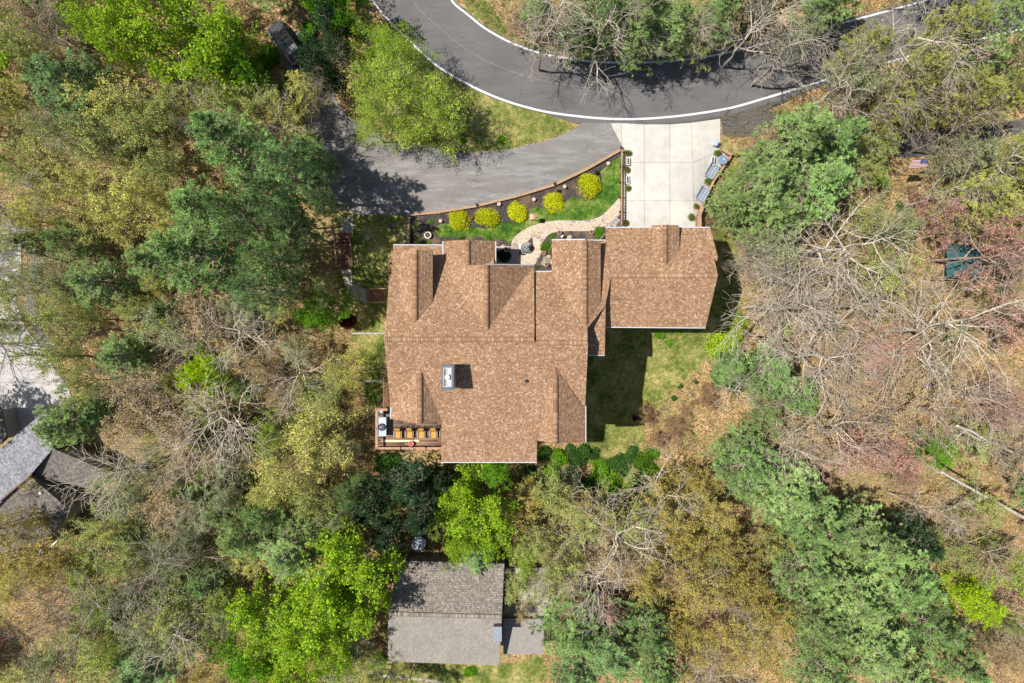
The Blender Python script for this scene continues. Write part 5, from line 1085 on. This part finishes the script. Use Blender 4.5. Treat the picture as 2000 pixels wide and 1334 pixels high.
TREES = """
P 140 165 88 13 pb|P 450 300 88 18 pg|P 575 345 74 18 pb|P 400 400 70 13 pg|P 400 500 95 18 pg|P 300 520 60 12 pl|P 500 560 56 19 pb|P 240 690 60 11 pl|P 130 820 70 13 pl|P 200 800 45 10 pg|P 130 470 50 11 pl|P 190 545 62 12 pl|P 330 610 35 9 pg|P 560 430 50 20 pb|P 470 440 60 19 pg|P 520 500 56 19 pg|P 540 400 44 18 pb|P 610 300 40 15 pb|P 635 395 32 16 pb
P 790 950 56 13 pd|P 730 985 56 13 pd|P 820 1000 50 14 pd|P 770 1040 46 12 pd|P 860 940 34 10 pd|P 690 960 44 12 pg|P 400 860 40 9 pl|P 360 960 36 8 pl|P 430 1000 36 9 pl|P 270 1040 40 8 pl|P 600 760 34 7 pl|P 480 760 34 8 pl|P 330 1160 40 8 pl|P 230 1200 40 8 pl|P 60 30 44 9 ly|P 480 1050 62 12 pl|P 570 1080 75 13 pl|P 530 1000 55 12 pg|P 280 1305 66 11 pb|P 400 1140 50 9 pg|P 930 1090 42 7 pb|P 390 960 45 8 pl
P 1550 270 98 14 pl|P 1480 350 78 13 pl|P 1600 360 82 13 pg|P 1500 430 72 12 pl|P 1640 275 60 12 pg|P 1430 400 48 9 pl
P 1500 730 62 10 pg|P 1560 770 52 9 pg|P 1430 720 46 8 pg|P 1460 910 78 13 pg|P 1540 960 84 14 pl|P 1600 1020 88 15 pg|P 1690 1050 80 15 pl|P 1570 1110 84 14 pl|P 1660 1150 90 15 pl|P 1760 1120 84 15 pg|P 1790 1050 56 12 pd|P 1600 1210 78 14 pl|P 1700 1250 88 15 pl|P 1800 1210 72 14 pg|P 1870 1290 66 13 pg|P 1610 1300 72 13 pg|P 1760 1320 70 13 pl
P 1110 1220 76 12 pg|P 1190 1260 84 13 pb|P 1260 1230 64 12 pg|P 1280 1310 66 12 pg|P 1130 1310 66 11 pb
P 1250 75 60 10 pl|P 1180 40 60 11 pg|P 1320 50 58 10 pl|P 1120 70 46 9 pg|P 1400 30 54 10 pg|P 1260 20 60 11 pg|P 1050 20 40 8 pg|P 1600 25 48 9 pg|P 1640 -20 60 10 pg|P 1480 20 50 9 pd
P 645 60 46 11 pd|P 618 128 40 10 pd|H 675 115 40 9 pd|H 1690 110 62 11 ho|H 1770 150 66 12 ho|H 1850 60 64 12 ho|H 1940 60 66 12 pl|H 1990 110 60 12 pl|H 1870 190 62 11 ho|H 1730 240 50 10 ho|H 1950 200 60 11 ho|H 1980 310 64 11 ho|H 1900 390 68 11 ho|H 1960 440 56 10 ho|H 1880 300 52 10 gr
M 330 60 96 12 lm|M 430 100 80 11 lm|M 240 40 70 11 lm|M 160 10 60 11 lm|M 490 140 48 9 lg|M 635 20 50 9 lg|M 665 60 34 8 lg|M 660 -10 50 9 lg
M 930 985 72 11 lm|M 910 1030 54 10 lm|M 955 1030 48 10 lm|M 900 970 44 10 lm|M 960 920 46 8 lg|M 700 1090 84 13 lm|M 640 1160 80 13 lm|M 580 1230 84 12 lm|M 520 1200 62 11 lm|M 650 1260 60 11 lm|M 500 1290 64 10 lg|M 700 1180 60 12 lm|M 405 715 46 10 lb|M 640 592 44 7 lg|M 610 620 28 6 lg|M 1885 1160 52 9 lb|M 1950 1200 36 7 ly|M 1025 1085 34 8 ly|M 0 80 40 9 lm|M 570 1310 60 10 lm|M 1960 1110 44 9 ly
Y 775 160 80 9 ly|Y 835 210 76 8 ly|Y 760 210 70 8 ly|Y 740 90 50 7 lm|Y 855 235 52 7 ly|Y 730 250 46 6 ly|Y 780 115 60 8 lm
Y 620 850 72 10 oy|Y 560 910 76 11 oy|Y 640 770 54 9 ol|Y 540 960 52 10 oy|Y 680 730 48 7 oy|Y 600 970 50 9 ol
B 250 200 84 11 oy|B 310 260 80 11 ol|B 220 290 76 11 ol|B 170 350 80 12 oy|B 260 380 72 11 oy|B 350 210 64 10 ol|B 420 200 66 10 ol|B 500 220 64 10 ol|B 560 240 52 9 oy|B 590 170 46 7 oy|B 480 280 44 8 ol|Y 30 632 34 7 ly|P 62 470 34 9 pl|B 40 480 56 10 ol|B 20 620 56 10 ol|B 60 430 50 10 oy|N 40 500 70 12 - g|B 60 110 62 10 ol|B 30 200 66 11 oy|B 90 250 62 10 ol|B 50 330 64 10 ol|B 100 400 56 9 oy|B 20 420 50 9 br|B 220 440 60 10 oy|B 330 460 52 9 oy|B 70 30 60 10 br|B 320 330 60 11 ol
B 90 560 58 10 ol|B 150 620 60 11 ol|B 30 560 44 9 ol|B 120 700 62 12 ol|B 170 740 54 11 ol|B 320 640 66 10 gr|B 280 600 46 9 ol|B 400 620 70 9 br|B 470 600 56 8 gr|B 300 760 66 10 br|B 250 830 60 9 br|B 350 830 70 10 br|B 290 910 66 9 gr|B 400 900 62 9 br|B 340 990 66 9 br|B 250 980 60 9 gr|B 190 1040 62 9 ol|B 50 1080 72 11 go|B 10 1020 58 11 go|B 110 1110 58 9 go|B 30 1150 60 9 go|B 170 1130 62 9 ol|B 260 1080 60 9 ol|B 330 1080 52 9 gr|B 250 1170 70 10 gr|B 340 1170 66 10 ol|B 120 1200 66 9 br|B 200 1230 70 10 ol|B 300 1240 66 10 gr|B 390 1240 62 9 ol|B 100 1290 66 9 gr|B 190 1310 66 9 ol|B 400 1310 60 9 go|B 560 780 50 8 br|B 520 720 50 9 br|B 580 680 44 7 gr|B 560 830 50 8 gr|B 440 1200 44 8 gr
B 1080 960 60 9 ol|B 1020 990 56 8 go|B 1140 1010 66 10 ol|B 1050 1050 50 9 ol|B 1230 1010 60 9 ol|B 1110 1090 62 10 ol|B 1200 1090 62 10 br|B 1300 990 62 10 go|B 1370 980 66 11 go|B 1330 1060 72 11 go|B 1410 1070 70 11 go|B 1270 1120 62 10 go|B 1360 1140 74 11 go|B 1450 1140 66 11 go|B 1420 1220 74 12 go|B 1340 1220 66 11 go|B 1500 1200 56 11 go|B 1480 1270 62 11 go|B 1400 1300 58 10 br|B 1340 930 46 8 go|B 1000 1150 44 6 ol|B 1020 1190 26 5 tn|B 1060 1150 42 7 ol|B 1510 1060 40 9 oy
B 1500 480 66 10 gr|B 1720 520 60 9 ol|B 1700 680 80 9 pk|B 1800 700 80 10 br|B 1970 520 76 12 pk|B 1980 630 70 11 pk|B 1930 460 62 10 pk|B 1830 430 50 8 pk|B 1640 760 70 9 br|B 1740 800 72 9 br|B 1960 800 66 8 pk|B 1570 860 66 9 br|B 1650 880 66 9 pk|B 1720 890 62 9 pk|B 1760 930 46 8 pk|B 1480 820 50 7 pl|B 1900 870 60 7 ol|B 1820 870 50 6 lg|B 1980 900 56 8 br|B 1840 1080 50 9 ol|B 1920 1090 50 9 br|B 1980 1160 52 9 br|B 1930 1280 56 9 br|B 1990 1270 50 9 br|B 1740 440 60 8 gr|B 1650 160 60 10 gr|B 1620 230 48 8 br|B 1560 70 46 9 gr|B 1100 40 60 8 gr|B 1010 40 36 5 br|B 1360 90 40 6 ol|B 1700 330 46 6 ol|B 1680 430 46 8 ol
N 440 820 110 14 - w|N 500 560 10 5 - w|N 470 640 84 11 - w|N 400 660 76 10 - g|N 300 740 70 11 - g|N 580 740 70 10 - w|N 250 920 90 12 - w|N 330 860 80 12 - g|N 400 980 60 10 - w|N 320 1120 90 12 - g|N 200 1180 96 13 - g|N 110 1160 70 12 - b|N 350 1230 86 12 - w|N 80 380 60 12 - w|N 60 560 66 12 - g|N 130 640 50 11 - b|N 100 60 70 12 - g|N 400 220 66 11 - g|N 560 260 58 10 - w|N 40 700 62 12 - b|N 150 260 60 10 - w|N 620 180 36 8 - g|N 60 1230 66 11 - b
N 1200 1040 110 14 - w|N 1160 1120 80 12 - w|N 1290 960 76 12 - w|N 1080 1130 60 10 - g|N 1400 1320 80 11 - w|N 1370 1120 66 12 - g|N 1440 1190 62 12 - g
N 1650 470 120 14 - w|N 1530 590 110 14 - w|N 1640 640 90 12 - w|N 1870 640 130 16 - w|N 1960 480 90 14 - p|N 1780 700 90 12 - w|N 1900 760 90 12 - p|N 1660 760 76 11 - g|N 1620 830 96 13 - w|N 1560 870 76 12 - w|N 1740 840 70 11 - p|N 1960 860 76 12 - g|N 1830 1000 50 12 - w|N 1930 1080 66 12 - g|N 1990 1200 60 11 - g|N 1440 760 46 9 - w|N 1460 500 60 10 - g
N 1100 20 96 13 - w|N 1180 60 84 13 - w|N 1240 30 76 13 - g|N 1060 70 56 10 - p|N 1480 40 84 13 - w|N 1540 90 76 12 - w|N 1630 180 88 12 - w|N 1720 200 84 12 - g|N 1780 90 96 13 - w|N 1850 140 70 12 - w|N 1900 240 60 12 - p|N 1860 370 60 10 - w|N 1570 530 100 12 - w|N 1600 690 96 12 - w|N 1500 650 80 11 - w|N 1710 590 90 12 - w|N 1820 800 80 10 - g|N 1700 120 66 11 - w|N 1960 330 70 12 - w|N 1360 60 44 9 - w
"""
hand = {('M',930,985): 'rounded lime green tree just below the brown house back roof', ('M',1885,1160): 'round bright lime tree among the pines at the lower right', ('M',405,715): 'bright lime tree alone above the big white-limbed bare tree', ('N',440,820): 'large bare tree with wide white limbs in the left woods',
 ('N',1880,620): 'largest bare tree with thick pale limbs beside the teal awning', ('P',140,165): 'blue-green pine nearest the upper left corner', ('M',640,592): 'fresh green small tree left of the plank footbridge', ('N',1200,1040): 'white-limbed bare tree in the golden woods below the hedge',
 ('P',575,345): 'blue-green pine whose branches reach over the side drive', ('N',1650,470): 'wide pale bare tree right of the garage between pine and leaf litter', ('P',930,1090): 'small blue-green pine over the top of the grey cottage roof', ('M',700,1090): 'lime green tree shading the left side of the grey cottage roof'}
for row in TREES.replace('\n', '|').split('|'):  # pd pines below deck and by car: added crowns, shade put into their colour
    p = row.split()
    if len(p) < 6: continue
    k, x, y, r, H, c = p[0], *map(float, p[1:5]), p[5]; bk = p[6] if len(p) > 6 else R.choice('gb' if k != 'N' else 'w')
    if r < 20: continue
    tree(k, x, y, r, H, 'gr' if c == '-' else c, bk, hand.get((k, int(x), int(y))))
# thinner trees that fill the woods between the ones set by hand
CLEAR = [(1090,-80,2100,60),(505,20,720,190),(640,200,760,430),(1750,285,1850,445),(690,890,1340,960)]
HOUSES = [[(600,190),(1420,190),(1480,660),(1400,860),(1330,900),(690,900),(620,420)], [(720,1030),(1090,1060),(1090,1340),(720,1340)], [(-80,600),(90,600),(230,930),(150,1090),(-80,1100)], [(700,-100),(2100,-100),(2100,240),(1150,290),(850,290),(650,-20)]]
rq = random.Random(77); n_ = 0
while n_ < 105:
    x, y = rq.uniform(-40, 2040), rq.uniform(-40, 1370)
    if any(bool(inpoly(np.array([x]), np.array([y]), P)[0]) for P in HOUSES) or any(c0 <= x <= c2 and c1 <= y <= c3 for c0, c1, c2, c3 in CLEAR): continue
    if 1420 < x < 1880 and y > 900: continue
    if x > 1400 and rq.random() < .55: continue
    if x > 1400 and 380 < y < 920: continue
    n_ += 1; left = x < 1000
    tree('B', x, y, rq.uniform(34, 58), rq.uniform(6, 9.5), rq.choice(('ol', 'oy', 'ly', 'gr', 'oy', 'ly', 'gr') if left else ('br', 'ol', 'gr', 'go', 'pk')), rq.choice('wg'))
# the wood goes on outside the frame
n_ = 0
while n_ < 70:
    x, y = rq.uniform(-320, 2320), rq.uniform(-330, 1640)
    if -60 < x < 2060 and -60 < y < 1390: continue
    if y < 60 and (600 < x < 960 or 1900 < x): continue
    n_ += 1; k = rq.choice('PPMBBNY'); tree(k, x, y, rq.uniform(60, 95), rq.uniform(9, 14), {'P': 'pg', 'M': 'lm', 'B': 'ol', 'N': 'gr', 'Y': 'oy'}[k], rq.choice('wg'))
# ------------------------------------------------------------------ garden shrubs
def shrub(kind, px, py, r, col, label, name='shrub', group=None, cat='shrub', h=None):
    h = h or r * .03; return tree(kind, px, py, r, 1.0, col, 'b', label, zf=r * .016, name=name, group=group, cat=cat)
for n_, (x, y, r) in enumerate([(897,428,23),(951,423,24.5),(1011,411,24),(1081,393,23),(1150,361,26)]):
    shrub('G', x, y, r, 'yg', ['leftmost round golden shrub below the timber wall', 'second golden shrub from the left below the timber wall', 'middle one of the five round golden shrubs', 'fourth golden shrub from the left, above the lawn curve', 'largest golden shrub, nearest the driveway fence'][n_], 'golden_shrub', 'golden shrubs below the timber wall')
tb_l = [(1226,300,7.5,'topiary ball at the top end of the picket fence'),(1223.5,332,7,'topiary ball between the two white planters'),(1226,369,7,'topiary ball below the second white planter by the picket fence'),(1221,436,6.5,'topiary ball at the garage end of the picket fence'),
 (1400,300,8,'topiary ball in the corner by the blue cafe table'),(1382,356,8,'topiary ball between the two metal benches'),(1358,404,6.5,'topiary ball on the parapet side below the lower bench'),(1349,425,8,'flattened topiary ball nearest the garage eave at the parapet')]
for x, y, r, l in tb_l:
    e = shrub('T', x, y, r, 'bx', l, 'topiary_ball', 'clipped boxwood balls round the driveway')
    e.location.z += .38; q = e.location
    for ch_ in e.children: ch_.location = (0, 0, 0)
    MB().lathe((q.x, q.y, q.z - .3), [(.16, 0), (.22, .32), (.22, .36), (.17, .36)], 14).build('pot_body', M['terracotta'], e)
for k, x, y, r, c, l in [('S',814,437,14,'gr','broad leaved shrub in the upper left corner of the garden bed'),('S',841,432,8,'bg','small bright green shrub right of the corner shrub'),('S',837,450,6,'bg','small green plant above the white rimmed pot'),('S',817,463,7,'ly','yellow-green small plant at the left garden wall'),
 ('S',818,475,11,'ly','yellow-green low shrub at the lower left garden corner'),('S',836,474,8,'bg','green low shrub below the white rimmed pot'),('S',905,468,12,'sh','low green shrub against the roof edge left of the gable ridge'),('S',953,467,10,'bg','low green mound against the roof edge right of the gable ridge'),('S',984,497,16,'dk','dark shrub in the shade beside the entry pad'),
 ('G',1172,453,14,'bg','round bright green shrub in the corner beside the garage gutter'),('G',1068,482,15,'bg','round bright green shrub inside the bend of the flagstone path'),('S',1080,461,9,'bg','spiky green plant above the round shrub in the path bend'),('S',1068,511,13,'wh','white flowering plant in the corner under the gable'),('S',1050,522,7,'sh','small green plant beside the entry wall'),
 ('S',1190,444,6,'sh','small green plant in the rockery by the topiary ball'),('S',1165,337,8,'dk','dark small shrub above the largest golden shrub'),('S',1092,372,6,'dk','dark plant right of the fourth globe'),('S',980,270,9,'lg','small green shrub at the side drive verge'),('S',905,275,8,'lg','small green shrub under the road verge tree'),
 ('S',680,627,20,'rd','maroon leaved shrub left of the brown house wall'),('G',1416,668,42,'lb','large bright lime shrub below the garage right corner'),('G',1440,630,24,'lb','smaller bright lime shrub shaded by the garage corner'),
 ('S',1410,728,26,'sh','dark green broad shrub below the bright lime shrub'),('S',1440,745,24,'sh','second dark green shrub below the bright lime shrub'),('S',1290,652,12,'lg','green shrub against the garage back gutter'),('S',1328,648,7,'lg','small green shrub right end of garage back gutter'),('S',1308,668,10,'lg','low green shrub in the lawn below the garage'),
 ('S',1330,753,7,'sh','dark small plant in the middle of the back lawn'),('S',1360,745,7,'sh','dark small plant at the right of the back lawn'),('S',1318,778,8,'sh','small plant at the lower edge of the back lawn'),('S',1243,815,9,'rd','red small shrub at the corner of the house shadow'),
 ('S',1060,885,20,'sh','first dark green hedge shrub under the back gable'),('S',1090,895,24,'lg','light green hedge shrub under the back gable'),('S',1130,885,30,'sh','large rounded hedge shrub below the back gable eave'),('S',1170,915,24,'lg','green hedge shrub right of the large rounded one'),('S',1210,905,26,'sh','blue-green hedge shrub in the hedge row'),
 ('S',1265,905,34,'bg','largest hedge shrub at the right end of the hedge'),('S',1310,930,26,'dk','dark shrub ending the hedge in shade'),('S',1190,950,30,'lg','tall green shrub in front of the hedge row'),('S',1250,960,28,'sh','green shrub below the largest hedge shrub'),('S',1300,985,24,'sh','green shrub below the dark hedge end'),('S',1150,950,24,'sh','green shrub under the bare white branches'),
 ('S',1035,925,22,'sh','dark green shrub at the lower end of the back roof gutter'),('S',1075,930,28,'lg','green shrub in the second hedge row below the back gable'),('S',1115,930,26,'gr','grey-green shrub in the second hedge row'),('S',1160,885,16,'sh','small dark shrub poking above the hedge row'),('S',1235,885,18,'sh','small dark shrub left of the largest hedge shrub'),('S',1225,940,28,'lg','light green shrub below the blue-green hedge shrub'),('S',1100,965,26,'gr','grey-green shrub under the white-limbed bare tree'),('S',1280,950,26,'gr','grey-green shrub under the right end of the hedge'),('S',1330,960,26,'sh','green shrub beyond the dark hedge end'),
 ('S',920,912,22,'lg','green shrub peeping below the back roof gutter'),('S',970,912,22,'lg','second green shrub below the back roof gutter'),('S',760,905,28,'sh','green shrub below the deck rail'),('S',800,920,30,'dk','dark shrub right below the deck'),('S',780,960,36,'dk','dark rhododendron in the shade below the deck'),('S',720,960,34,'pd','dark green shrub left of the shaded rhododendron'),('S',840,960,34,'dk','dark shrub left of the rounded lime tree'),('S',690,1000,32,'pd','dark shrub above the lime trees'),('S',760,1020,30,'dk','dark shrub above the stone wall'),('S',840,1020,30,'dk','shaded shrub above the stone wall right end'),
 ('S',1720,352,20,'lg','green ground shrub left below the flag'),('S',1780,440,18,'ly','yellow-green shrub by the lower garden stair'),('S',1830,455,16,'ly','yellow-green shrub under the pale leaning trunk'),('S',1760,400,12,'sh','small shrub beside the upper garden stair'),('S',920,1312,14,'lg','green shrub on the grass below the grey cottage'),('S',745,1285,16,'lg','green shrub at the lower left cottage corner'),('S',730,1300,14,'ly','yellow-green plant on the grass left of the cottage'),
 ('S',1540,640,16,'ly','green patch shrub in the right leaf litter'),('S',1860,660,18,'lg','low green shrub under the pink flecked trees'),('S',560,170,26,'lg','green shrub below the parked car'),('S',620,100,34,'dk','dark green shrub right of the parked car'),('S',650,150,30,'dk','second dark shrub right of the parked car'),('S',600,60,26,'sh','green shrub above right of the parked car'),('S',520,110,30,'lg','bright green shrub left of the parked car'),
 ('S',1850,890,30,'lg','green low shrub in the lower right clearing'),('S',1910,870,26,'sh','green ground shrub near the leaning trunk'),('S',1880,640,14,'ly','small yellow shrub below the teal awning')]:
    shrub(k, x, y, r, c, l)
# twiggy brown shrubs of the back lawn
for x, y, r, l in ((1385, 780, 34, 'leafless twiggy shrub at the right of the back lawn'), (1322, 828, 38, 'largest leafless twiggy shrub in the leaf litter'), (1268, 812, 27, 'leafless shrub beside the house shadow'), (1290, 858, 24, 'leafless shrub above the hedge end')):
    e = tree('B', x, y, r, 1.8, 'rb', 'b', l, name='twiggy_shrub', cat='shrub', group='shrubs')
# fallen and leaning pale trunks
for (x0, y0, h0, x1, y1, h1, r_, l) in ((2040,1030,.2,1838,925,9,.2,'long pale trunk leaning across the lower right woods'),(2050,920,.2,1870,830,10,.17,'second pale trunk leaning above the long one at the right'),(1960,780,.2,1850,772,1.5,.12,'pale fallen log in the right leaf litter')):
    a_ = Vector(TP(x0, y0, h0)); b_ = Vector(TP(x1, y1, h1)); e = empty('leaning_trunk', a_, l, 'tree trunk'); m_ = MB(); pr = a_; 
    for i in range(1, 9):
        q = a_.lerp(b_, i / 8) + Vector((R.uniform(-.12, .12), R.uniform(-.12, .12), 0)); m_.bar(pr, q, r_ * (1 - (i - 1) * .07), 8, r_ * (1 - i * .07)); pr = q
    o = m_.build('trunk', BK, e); o.color = (.66, .6, .52, 1)
    segs = []; rg = np.random.default_rng(int(x0))
    for t in (.45, .6, .7, .8, .9, 1.0): grow(rg, segs, np.array(a_.lerp(b_, t) - a_), unit(rg.normal(size=3) * .6 + np.array((b_ - a_).normalized())), 2.6, .05, 1, 3, (0, 5, 4, 0), .02)
    o = link('branches', mesh_np('branches', *segmesh(segs, 1, 4, 3), BK), e, color=(.6, .55, .47)); o['kind'] = 'stuff'

# ------------------------------------------------------------------ labels that tell every tree from the next
rows = {}
for e, k, c, px, py, r, auto in ALLT:
    if not auto: continue
    lm = min(LM, key=lambda q: math.hypot(px - q[1], py - q[2])); dx, dy = px - lm[1], py - lm[2]
    if math.hypot(dx, dy) < 30: dr = 'at'
    else: dr = ['right of', 'below right of', 'below', 'below left of', 'left of', 'above left of', 'above', 'above right of'][int(((math.degrees(math.atan2(dy, dx)) + 22.5) % 360) // 45)]
    sz = 'small' if r < 50 else 'large' if r > 75 else 'medium'
    if k == 'N': d = f"{sz} bare tree with {'whitish' if e.children[0].color[0] > .4 else 'greyish'} branches"
    elif k == 'B': d = f"{sz} tree with {CW[c]} buds"
    else: d = f"{sz} {CW[c]} {KIND[k]}"
    rows.setdefault((d, dr, lm[0]), []).append((math.hypot(dx, dy), e))
ORD = ['nearest'] + [w + ' nearest' for w in 'second third fourth fifth sixth seventh eighth ninth tenth eleventh twelfth thirteenth fourteenth'.split()]
for (d, dr, n_), L in rows.items():
    L.sort(key=lambda t: t[0])
    for i, (_, e) in enumerate(L): e['label'] = f"{d} {dr} the {n_}" + (f", {ORD[i]}" if len(L) > 1 else '')

# ------------------------------------------------------------------ undergrowth, litter, grass
OFF = [np.vstack([lo_edge, shift(UPP, 5)[::-1]]).tolist(), DRU + DRL[::-1], [(1185,228),(1410,222),(1430,306),(1365,450),(1210,450)], [(795,415),(1215,288),(1215,450),(1180,535),(795,500)],
       [(745,460),(1190,440),(1410,440),(1410,645),(1190,645),(1150,880),(1055,880),(1055,910),(730,910),(730,780)], [(755,1090),(1000,1090),(1060,1200),(1065,1280),(980,1300),(755,1300)],
       [(-80,410),(20,430),(60,500),(90,690),(145,760),(225,920),(190,960),(140,1000),(85,1065),(-80,1090)], [(664,420),(760,420),(760,600),(664,600)], [(1560,245),(1860,235),(2040,215),(2040,255),(1790,330),(1600,290)]]
def offmask(px, py, more=()):
    a = np.zeros(len(px), bool)
    for P in OFF + list(more): a |= inpoly(px, py, P)
    return a
def scatter(n, seed, more=(), only=None, box=(-80, -80, 2080, 1414)):
    rg = np.random.default_rng(seed); px = rg.uniform(box[0], box[2], n); py = rg.uniform(box[1], box[3], n); k = ~offmask(px, py, more)
    if only: 
        m = np.zeros(n, bool)
        for P in only: m |= inpoly(px, py, P)
        k &= m
    return TPn(np.stack([px[k], py[k]], 1)), rg
P_, rg = scatter(90000, 1)
v, f = np_leaves(P_ + [0, 0, .04], .07, .9, .65, rg)
o = link('leaf_litter', mesh_np('leaf_litter', v, f, LF, rnd=rg.random(len(f))), color=(.39, .255, .115)); tag(o, kind='stuff')
P_, rg = scatter(17000, 2, GRASS[:4]); k = len(P_)
rep = 9; base = np.repeat(P_, rep, 0) + np.c_[rg.normal(size=(k * rep, 2)) * .32, np.zeros(k * rep)]
hgt = rg.uniform(.25, 1.3, k).repeat(rep) * rg.uniform(.5, 1, k * rep); top = base + np.c_[rg.normal(size=(k * rep, 2)) * .35 * hgt[:, None], hgt]
tv, tf = np_tubes(base, top, np.full(len(base), .013), np.full(len(base), .006), 3)
o = link('undergrowth', mesh_np('undergrowth', tv, tf, BK), color=(.42, .34, .25)); tag(o, kind='stuff')
sel = rg.random(len(base)) < .75; tt = rg.uniform(.4, 1, (sel.sum(), 1)); C0_ = base[sel] * (1 - tt) + top[sel] * tt
n1 = len(C0_) // 2
v, f = np_leaves(C0_[:n1], .06, .4, .7, rg); o = link('undergrowth_leaves', mesh_np('undergrowth_leaves', v, f, LF, rnd=rg.random(len(f))), color=(.30, .32, .08)); tag(o, kind='stuff')
v, f = np_leaves(C0_[n1:], .05, .4, .7, rg); o = link('undergrowth_buds', mesh_np('undergrowth_buds', v, f, LF, rnd=rg.random(len(f))), color=(.42, .30, .15)); tag(o, kind='stuff')
P_, rg = scatter(70000, 3, only=GRASS, box=(640, -20, 1500, 1334)); h_ = rg.uniform(.04, .11, len(P_)); s_ = unit(np.c_[rg.normal(size=(len(P_), 2)), np.zeros(len(P_))]) * .03
v = np.stack([P_ - s_, P_ + s_, P_ + np.c_[rg.normal(size=(len(P_), 2)) * .04, h_]], 1).reshape(-1, 3)
o = link('grass_blades', mesh_np('grass_blades', v, np.arange(len(v)).reshape(-1, 3), LF, rnd=rg.random(len(P_))), color=(.21, .26, .05)); tag(o, kind='stuff')
LAWN = [(849,452),(862,437),(905,446),(985,432),(1027,428),(1052,404),(1085,412),(1118,384),(1152,392),(1172,336),(1212,305),(1212,383),(1170,422),(1076,431),(1020,450),(997,476),(950,462),(858,463)]
rg = np.random.default_rng(9); q = np.stack([rg.uniform(840, 1215, 42000), rg.uniform(300, 480, 42000)], 1); q = q[inpoly(q[:, 0], q[:, 1], LAWN)]; P_ = TPn(q, .05); h_ = rg.uniform(.03, .08, len(P_)); s_ = unit(np.c_[rg.normal(size=(len(P_), 2)), np.zeros(len(P_))]) * .025
v = np.stack([P_ - s_, P_ + s_, P_ + np.c_[rg.normal(size=(len(P_), 2)) * .03, h_]], 1).reshape(-1, 3)
o = link('lawn_grass', mesh_np('lawn_grass', v, np.arange(len(v)).reshape(-1, 3), LF, rnd=rg.random(len(P_))), color=(.12, .2, .03)); tag(o, kind='stuff')
